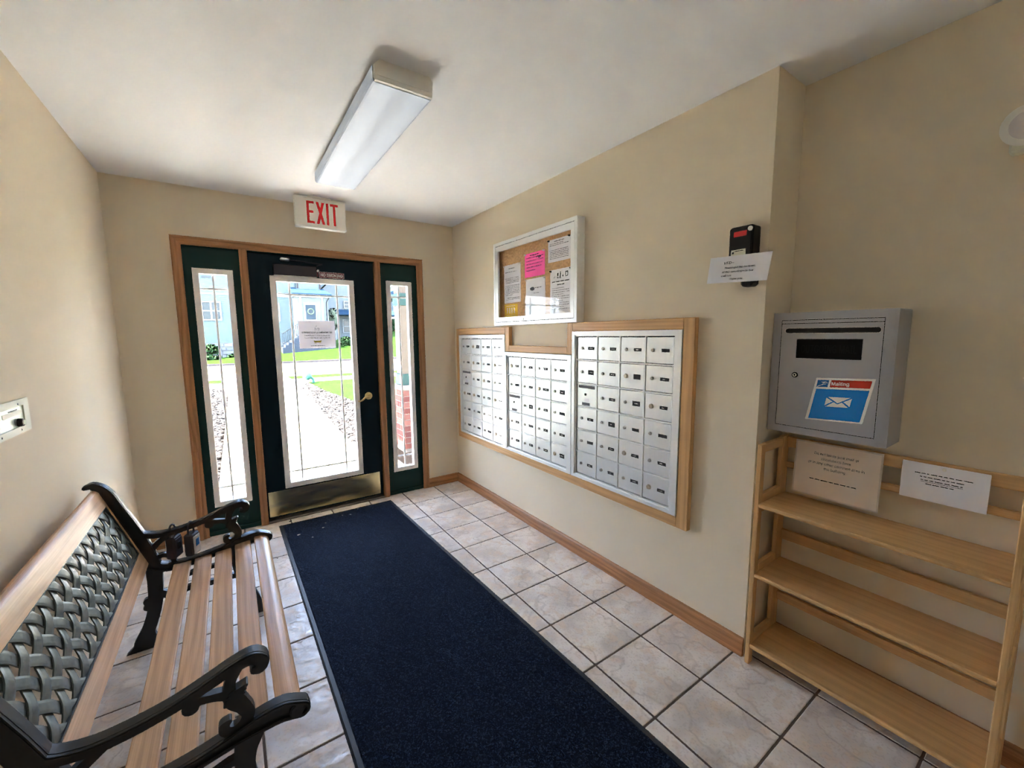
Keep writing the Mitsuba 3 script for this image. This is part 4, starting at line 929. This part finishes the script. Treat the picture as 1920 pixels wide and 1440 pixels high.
gv = np.stack([gx, gy, hz(gx, gy) + 0.03 * meshkit.noise(np.stack([gx * 2, gy * 2, gx * 0], -1))], -1).reshape(-1, 3)
ny = gy.shape[1]; i, j = np.meshgrid(np.arange(gx.shape[0] - 1), np.arange(ny - 1), indexing='ij'); k = (i * ny + j).ravel()
gm = trimesh.Trimesh(gv, np.vstack([np.stack([k, k + ny, k + ny + 1], 1), np.stack([k, k + ny + 1, k + 1], 1)]), process=False)
add('hillside_lawn', gm, 'grass', kind='structure', label='green lawn sloping up to the houses across the street', cat_='lawn', smooth=True)

# pebble beds
proto = []
for k in range(6):
    m = trimesh.creation.icosphere(1 if k < 2 else 0); r0 = np.random.default_rng(k)
    m.vertices *= (1 + 0.25 * (r0.random((len(m.vertices), 1)) - 0.5)); m.vertices *= np.array([1, 0.75, 0.5]); proto.append(m)
def pebbles(poly, n, label, dens_far):
    rr = np.random.default_rng(n); x0, y0, x1, y1 = poly.bounds; out = [[], [], []]; c = 0
    while c < n:
        x, y = rr.uniform(x0, x1), y0 + (y1 - y0) * rr.random() ** 1.15
        if not poly.contains(Point(x, y)): continue
        s = rr.uniform(0.018, 0.042); m = proto[rr.integers(6)]
        a = rr.uniform(0, 6.28); ca, sa = math.cos(a), math.sin(a)
        v = m.vertices * s; v = np.stack([v[:, 0] * ca - v[:, 1] * sa, v[:, 0] * sa + v[:, 1] * ca, v[:, 2]], 1) + [x, y, GZ - 0.03 + rr.uniform(0, 0.02)]
        out[rr.integers(3)].append((v, m.faces)); c += 1
    t = thing('pebble_bed', label, 'pebbles'); labels[t]['kind'] = 'stuff'
    for k in range(3):
        V, Fc, o = [], [], 0
        for v, f in out[k]:
            V.append(v); Fc.append(f + o); o += len(v)
        add('pebbles', trimesh.Trimesh(np.vstack(V), np.vstack(Fc), process=False), 'pebble_%d' % k, t, kind='stuff')
pebbles(Polygon([(PXR(2.1) + 0.02, 2.1), (PXR(11.8) + 0.02, 11.8), (0.34, 11.8), (0.40, 9), (0.62, 6.2), (1.2, 4.0), (1.6, 2.1)]), 6500, 'bed of pale pebbles right of the concrete path', 1)
pebbles(Polygon([(PXL(1.9) - 0.02, 1.9), (PXL(11.8) - 0.02, 11.8), (-3.2, 11.8), (-3.2, 1.9)]), 6500, 'bed of pale pebbles left of the concrete path', 1)
t = thing('yard_light', 'small green garden spotlight at the end of the right pebble bed', 'garden light')
m = lathe([(0, 0), (0.09, 0), (0.12, 0.03), (0.13, 0.14), (0.10, 0.20), (0, 0.20)], [0.34, 11.45, 0.13], [-0.75, -0.4, 0.35], 16)
add('head', m, 'yard_green', t, smooth=30)
add('stem', tube([(0.45, 11.5, GZ - 0.05), (0.44, 11.48, 0.05), (0.36, 11.46, 0.14)], [0.05, 0.045, 0.04], 10), 'yard_green', t)

# porch column: brick base, tan post with green bands
t = thing('porch_column', 'tan porch post with green bands on a red brick base outside the right sidelight', 'column')
cx0, cy0, cw_ = 0.045, 1.66, 0.40
pl_ = thing('porch_column__brick_base', None, None)
add('mortar_core', bx(cx0 + 0.006, cx0 + cw_ - 0.006, cy0 + 0.006, cy0 + cw_ - 0.006, GZ - 0.05, 0.735), 'mortar', pl_)
bh, bl, bw_ = 0.0665, 0.192, 0.092
rb = random.Random(4)
ncourse = 10
ch = (0.735 - GZ) / ncourse
for c in range(ncourse):
    z0, z1 = GZ + c * ch + 0.005, GZ + (c + 1) * ch - 0.005
    def brick(x0, x1, y0, y1):
        p = rb.uniform(-0.0015, 0.0015)
        add('brick', bx(cx0 + x0 + p, cx0 + x1 + p, cy0 + y0, cy0 + y1, z0, z1, 0.003), 'brick_%d' % rb.randrange(3), pl_)
    d_ = 0.092
    if c % 2 == 0:
        cuts = [0, 0.198, cw_]; side = [d_ + 0.010, 0.298, cw_]
    else:
        cuts = [0, 0.095, 0.295, cw_]; side = [d_ + 0.010, 0.198, cw_]
    for a, b in zip(cuts[:-1], cuts[1:]):
        brick(a + (0.005 if a else 0), b - (0.005 if b < cw_ else 0), 0, d_)
    for a, b in zip(side[:-1], side[1:]):
        brick(0, d_, a + (0.005 if a > d_ + 0.02 else 0), b - (0.005 if b < cw_ else 0))
add('stone_cap', bx(cx0 - 0.006, cx0 + cw_ + 0.006, cy0 - 0.006, cy0 + cw_ + 0.006, 0.735, 0.800, 0.006), 'mortar', pl_)
px0, py0, pw = 0.072, 1.72, 0.23
add('post', bx(px0, px0 + pw, py0, py0 + pw, 0.80, 3.50, 0.004), 'post_tan', t)
for z0, z1 in ((0.80, 0.953), (1.860, 1.975)):
    add('band', bx(px0 - 0.014, px0 + pw + 0.014, py0 - 0.014, py0 + pw + 0.014, z0, z1, 0.006), 'post_green', t, label='green band around the post')
add('band', bx(px0 - 0.022, px0 + pw + 0.022, py0 - 0.022, py0 + pw + 0.022, 1.975, 2.02, 0.006), 'post_green', t, label='green band around the post')
pr_ = struct('porch_roof', 'unseen porch roof over the entrance, set high to let sky light in', 'roof')  # out of view above the column; raised so more skylight reaches the glass
add('unseen_beam', bx(-3.0, 0.35, 1.72, 1.95, 3.50, 3.72, 0.01), 'post_tan', pr_)
add('unseen_soffit', bx(-3.0, 0.45, 0.15, 2.05, 3.72, 3.82, 0.01), 'post_tan', pr_)

# ---- house across the street
def siding(x0, x1, z0, z1, y, course=0.125, depth=0.02, poly=None):
    """Lapped boards facing -y."""
    V, Fc = [], []
    z = z0
    while z < z1 - 1e-6:
        zt = min(z + course, z1); b = len(V)
        V += [(x0, y - depth, z), (x1, y - depth, z), (x1, y, zt), (x0, y, zt), (x1, y, z), (x0, y, z)]
        Fc += [[b, b + 1, b + 2], [b, b + 2, b + 3], [b + 5, b + 4, b + 1], [b + 5, b + 1, b]]
        z = zt
    V += [(x0, y, z0), (x1, y, z0), (x1, y, z1), (x0, y, z1), (x0, y + 0.3, z0), (x1, y + 0.3, z0), (x1, y + 0.3, z1), (x0, y + 0.3, z1)]
    o = len(V) - 8
    for q in ((4, 7, 6, 5), (0, 4, 5, 1), (3, 2, 6, 7), (0, 3, 7, 4), (1, 5, 6, 2)):
        Fc += [[o + q[0], o + q[2], o + q[1]], [o + q[0], o + q[3], o + q[2]]]
    return trimesh.Trimesh(V, Fc, process=False)
def hwindow(parent, x0, x1, z0, z1, y, mid=True, fw=0.09, mull=None):
    ring = sbox(x0 - fw, z0 - fw, x1 + fw, z1 + fw).difference(sbox(x0, z0, x1, z1))
    w = add('window', ext(ring, 0.09, [0, y, 0], X, Z), 'house_trim', parent, label='white framed window')
    xsplit = [x0] + ([mull] if mull else []) + [x1]
    zsplit = [z0, (z0 + z1) / 2, z1] if mid else [z0, z1]
    for a, b in zip(xsplit[:-1], xsplit[1:]):
        for c, d in zip(zsplit[:-1], zsplit[1:]):
            add('pane', bx(a + 0.03, b - 0.03, y - 0.04, y - 0.01, c + 0.03, d - 0.03), 'house_pane', w)
    add('sash', cat([bx(x0, x1, y - 0.055, y - 0.005, (z0 + z1) / 2 - 0.035, (z0 + z1) / 2 + 0.035)] + ([bx(mull - 0.05, mull + 0.05, y - 0.06, y - 0.005, z0, z1)] if mull else [])), 'house_trim', w)
h1 = thing('house', 'pale blue-grey sided house with a front stair directly across the street', 'house')
add('wall', siding(-10, 2.45, 1.12, 9.0, 30.0), 'siding', h1)
add('foundation', cat([bx(-10, 2.4, 30.02, 30.3, -0.3, 1.12)]), 'stone_found', h1, label='grey stone foundation')
for r_ in range(4):
    xx = -6.0 + (r_ % 2) * 0.3
    while xx < 1.3:
        wd = rb.uniform(0.45, 0.75)
        add('foundation_stone', bx(xx, xx + wd - 0.03, 29.97, 30.05, 0.10 + 0.25 * r_, 0.33 + 0.25 * r_, 0.02), 'stone_found', h1); xx += wd
add('trim_band', bx(-10, 2.45, 29.95, 30.02, 4.28, 4.40), 'house_trim', h1)
hwindow(h1, -3.02, -2.12, 2.68, 3.76, 29.98, mull=-2.58)
hwindow(h1, 0.85, 1.27, 2.68, 3.76, 29.98)
add('gable_vent', bx(-2.93, -2.43, 29.93, 30.0, 5.33, 5.45), 'house_pane', h1)
add('entry_wall', siding(2.18, 4.42, 1.0, 4.36, 29.2), 'siding_light', h1)
add('entry_side', bx(2.18, 2.24, 29.2, 30.1, 0.3, 4.36), 'siding_light', h1)
add('entry_beam', bx(2.10, 4.60, 28.9, 29.3, 4.28, 4.42, 0.02), 'house_trim', h1)
er = trimesh.convex.convex_hull(np.array([(2.02, 28.75, 4.42), (4.62, 28.75, 4.42), (4.62, 30.2, 4.42), (2.02, 30.2, 4.42), (2.02, 28.75, 4.52), (4.62, 28.75, 4.52), (4.25, 30.0, 5.0), (2.12, 30.0, 5.0)]))
add('entry_roof', er, 'shingle', h1, label='blue shingled entry roof')
for x0, x1 in ((2.52, 2.68), (3.95, 4.10)):
    add('pilaster', bx(x0, x1, 29.12, 29.22, 1.7, 4.3, 0.02), 'house_trim', h1)
dr_ = add('door', bx(2.80, 3.64, 29.13, 29.21, 1.75, 3.92, 0.02), 'house_trim', h1, label='white entry door')
add('pane', bx(2.90, 3.55, 29.09, 29.14, 2.72, 3.74, 0.02), 'slate_door', dr_, label='dark door glass')
add('wreath', cat([trimesh.creation.torus(0.19, 0.045, major_sections=14, minor_sections=6).apply_transform(trimesh.transformations.rotation_matrix(math.pi / 2, [1, 0, 0])).apply_translation([3.22, 29.07, 3.28])]), 'blossom', dr_, label='pale wreath')
add('downspout', tube([(4.50, 28.95, 4.33), (4.42, 29.05, 4.18), (4.30, 29.12, 3.95), (4.29, 29.14, 2.4), (4.29, 29.14, 1.2)], 0.035, 8), 'iron_rail', h1, label='dark downspout')
add('upper_bay', siding(2.45, 4.06, 4.9, 9.0, 29.75), 'siding', h1)
for x in (2.56, 4.03):
    add('corner_board', bx(x - 0.05, x + 0.05, 29.68, 29.78, 4.95, 9.0), 'curb', h1)
sts = thing('house__stairs', None, None)
for k in range(7):
    add('step', bx(1.20 + 0.19 * k, 2.5, 28.2, 29.4, 0.2 if k == 0 else 0.62 + 0.155 * k, 0.62 + 0.155 * (k + 1), 0.01), 'blue_stone', sts)
add('landing', bx(2.3, 4.5, 28.2, 29.2, 0.2, 1.70, 0.01), 'blue_stone', sts)
rl_ = add('railing', cat([tube([(1.22, 28.25, 1.68), (2.45, 28.25, 2.52), (4.3, 28.25, 2.52)], 0.022, 6), tube([(1.22, 28.25, 0.98), (2.45, 28.25, 1.82), (4.3, 28.25, 1.82)], 0.016, 6)]), 'iron_rail', sts, label='dark metal railing')
for k in range(13):
    x = 1.24 + 0.105 * k; zz = 0.98 + (x - 1.22) * 0.683
    add('baluster', cyl([x, 28.25, zz], [x, 28.25, zz + 0.70], 0.013, 6), 'iron_rail', sts)
for k in range(14):
    x = 2.6 + 0.125 * k
    add('baluster', cyl([x, 28.25, 1.82], [x, 28.25, 2.52], 0.013, 6), 'iron_rail', sts)
add('roof', trimesh.convex.convex_hull(np.array([(-10.5, 29.4, 9.0), (4.5, 29.4, 9.0), (4.5, 38, 9.0), (-10.5, 38, 9.0), (-10.5, 33.7, 12.0), (4.5, 33.7, 12.0)])), 'shingle', h1)
# second house to the right, behind
def gable(x0, x1, z0, ze, zp, y, dep=7.0):
    m = ext(Polygon([(x0, z0), (x1, z0), (x1, ze), ((x0 + x1) / 2, zp), (x0, ze)]), dep, [0, y + dep, 0], X, Z)
    return m
h2 = thing('house', 'pale house with a blue porch roof at the right edge of the door glass', 'house')
add('wall', gable(5.0, 12.0, 0.6, 5.2, 8.6, 38.0), 'siding_light', h2)
add('roof', cat([ext(Polygon([(4.6, 5.0), (8.5, 8.75), (8.5, 9.0), (4.4, 5.1)]), 7.6, [0, 45.3, 0], X, Z), ext(Polygon([(12.4, 5.0), (8.5, 8.75), (8.5, 9.0), (12.6, 5.1)]), 7.6, [0, 45.3, 0], X, Z)]), 'siding', h2)
add('porch_roof', trimesh.convex.convex_hull(np.array([(6.05, 36.2, 3.42), (12.2, 36.2, 3.42), (12.2, 38.1, 3.42), (6.05, 38.1, 3.42), (6.4, 38.1, 4.05), (12.2, 38.1, 4.05), (6.05, 36.2, 3.52), (12.2, 36.2, 3.52)])), 'shingle', h2, label='blue porch roof')
hwindow(h2, 7.55, 8.6, 4.20, 4.75, 37.97, mid=False)
hwindow(h2, 7.35, 8.5, 1.9, 3.0, 37.97)
for x in (6.3, 9.2, 12.0):
    add('porch_post', bx(x - 0.07, x + 0.07, 36.3, 36.44, 0.9, 3.42), 'house_trim', h2)
h3 = thing('house', 'distant pale house on the hill seen through the right sidelight', 'house')
add('wall', gable(14.2, 21.0, 1.8, 6.2, 8.2, 46.0), 'siding', h3)
add('roof', cat([ext(Polygon([(13.8, 6.0), (17.6, 8.2), (17.6, 8.5), (13.6, 6.1)]), 7.6, [0, 53.3, 0], X, Z), ext(Polygon([(21.4, 6.0), (17.6, 8.2), (17.6, 8.5), (21.6, 6.1)]), 7.6, [0, 53.3, 0], X, Z)]), 'shingle', h3)
add('dormer', gable(14.55, 15.35, 6.2, 6.45, 6.75, 45.6, 1.5), 'shingle', h3)
hwindow(h3, 15.0, 16.0, 4.2, 5.4, 45.97)
add('garage', bx(14.6, 16.2, 45.3, 46, 1.8, 4.2), 'siding_light', h3)
t = thing('parked_car', 'dark car parked by the distant house, seen through the right sidelight', 'car')
cp = Polygon([(14.30, 3.35), (14.30, 3.75), (14.55, 3.95), (14.9, 4.35), (16.6, 4.38), (17.3, 3.95), (18.2, 3.8), (18.3, 3.35)])
add('body', ext(cp, 1.7, [0, 44.6, 0.0], X, Z), 'car_paint', t)
for x in (15.0, 17.4):
    add('wheel', cyl([x, 42.85, 3.35], [x, 43.05, 3.35], 0.32, 14), 'black_plastic', t)
add('side_glass', ext(Polygon([(14.95, 3.98), (15.1, 4.28), (16.5, 4.3), (16.9, 3.98)]), 0.02, [0, 42.9, 0], X, Z), 'house_pane', t)
add('drive_terrace', trimesh.convex.convex_hull(np.array([(13.9, 42.2, 1.0), (22, 42.2, 1.0), (22, 46, 1.0), (13.9, 46, 1.0), (13.9, 42.4, 3.03), (22, 42.4, 3.03), (22, 46, 3.03), (13.9, 46, 3.03)])), 'grass', kind='structure', label='raised drive in front of the distant house', cat_='bank')

def bush(name, c, r, n, mat_, label, catn, trunk=None, leaf=0.10, group=None):
    rr = np.random.default_rng(int(abs(c[0] * 100 + c[1] * 10)))
    d = rr.normal(size=(n, 3)); d /= np.linalg.norm(d, axis=1, keepdims=True)
    rad = (0.55 + 0.45 * rr.random((n, 1)) ** 0.5) * (0.75 + 0.5 * meshkit.noise(d * 2.5 + c[0], 2)[:, None])
    P = np.array(c) + d * rad * np.array(r)
    a = rr.normal(size=(n, 3)); a /= np.linalg.norm(a, axis=1, keepdims=True); b = np.cross(a, rr.normal(size=(n, 3))); b /= np.linalg.norm(b, axis=1, keepdims=True)
    V = np.stack([P - a * leaf, P + b * leaf * 0.5, P + a * leaf, P - b * leaf * 0.5], 1).reshape(-1, 3)
    k = np.arange(n) * 4
    Fc = np.vstack([np.stack([k, k + 1, k + 2], 1), np.stack([k, k + 2, k + 3], 1)])
    core = trimesh.creation.icosphere(2, 1.0); core.vertices *= np.array(r) * 0.72 * (0.8 + 0.4 * meshkit.noise(core.vertices * 2.5, 3)[:, None]); core.apply_translation(c)
    t = thing(name, label, catn, group)
    add('foliage', cat([trimesh.Trimesh(V, Fc, process=False), core]), mat_, t, kind='stuff')
    if trunk is not None: add('trunk', tube([[c[0], c[1], trunk], [c[0], c[1], c[2]]], [0.09, 0.05], 8), 'soil', t)
bush('shrub', (-2.75, 29.3, 0.72), (0.46, 0.4, 0.34), 500, 'foliage', 'dark shrub against the stone foundation, seen through the left sidelight', 'shrub', 0.0)
bush('shrub', (-3.0, 28.2, 0.22), (0.8, 0.3, 0.20), 400, 'foliage', 'low green plants in front of the dark shrub', 'shrub')
bush('shrub', (-1.4, 29.2, 0.25), (0.5, 0.4, 0.16), 300, 'foliage', 'low green plant right of the dark shrub', 'shrub')
bush('small_tree', (5.05, 30.8, 2.85), (0.42, 0.45, 0.95), 420, 'blossom', 'pale flowering tree right of the entry of the house across the street', 'tree', 0.9, 0.09)
bush('shrub', (5.5, 29.0, 1.1), (0.5, 0.4, 0.40), 420, 'foliage', 'green shrub on the slope right of the stair', 'shrub', 0.6)
bush('small_tree', (13.55, 41.5, 2.55), (0.62, 0.6, 0.9), 700, 'foliage', 'green garden tree seen through the right sidelight', 'tree', 1.0)
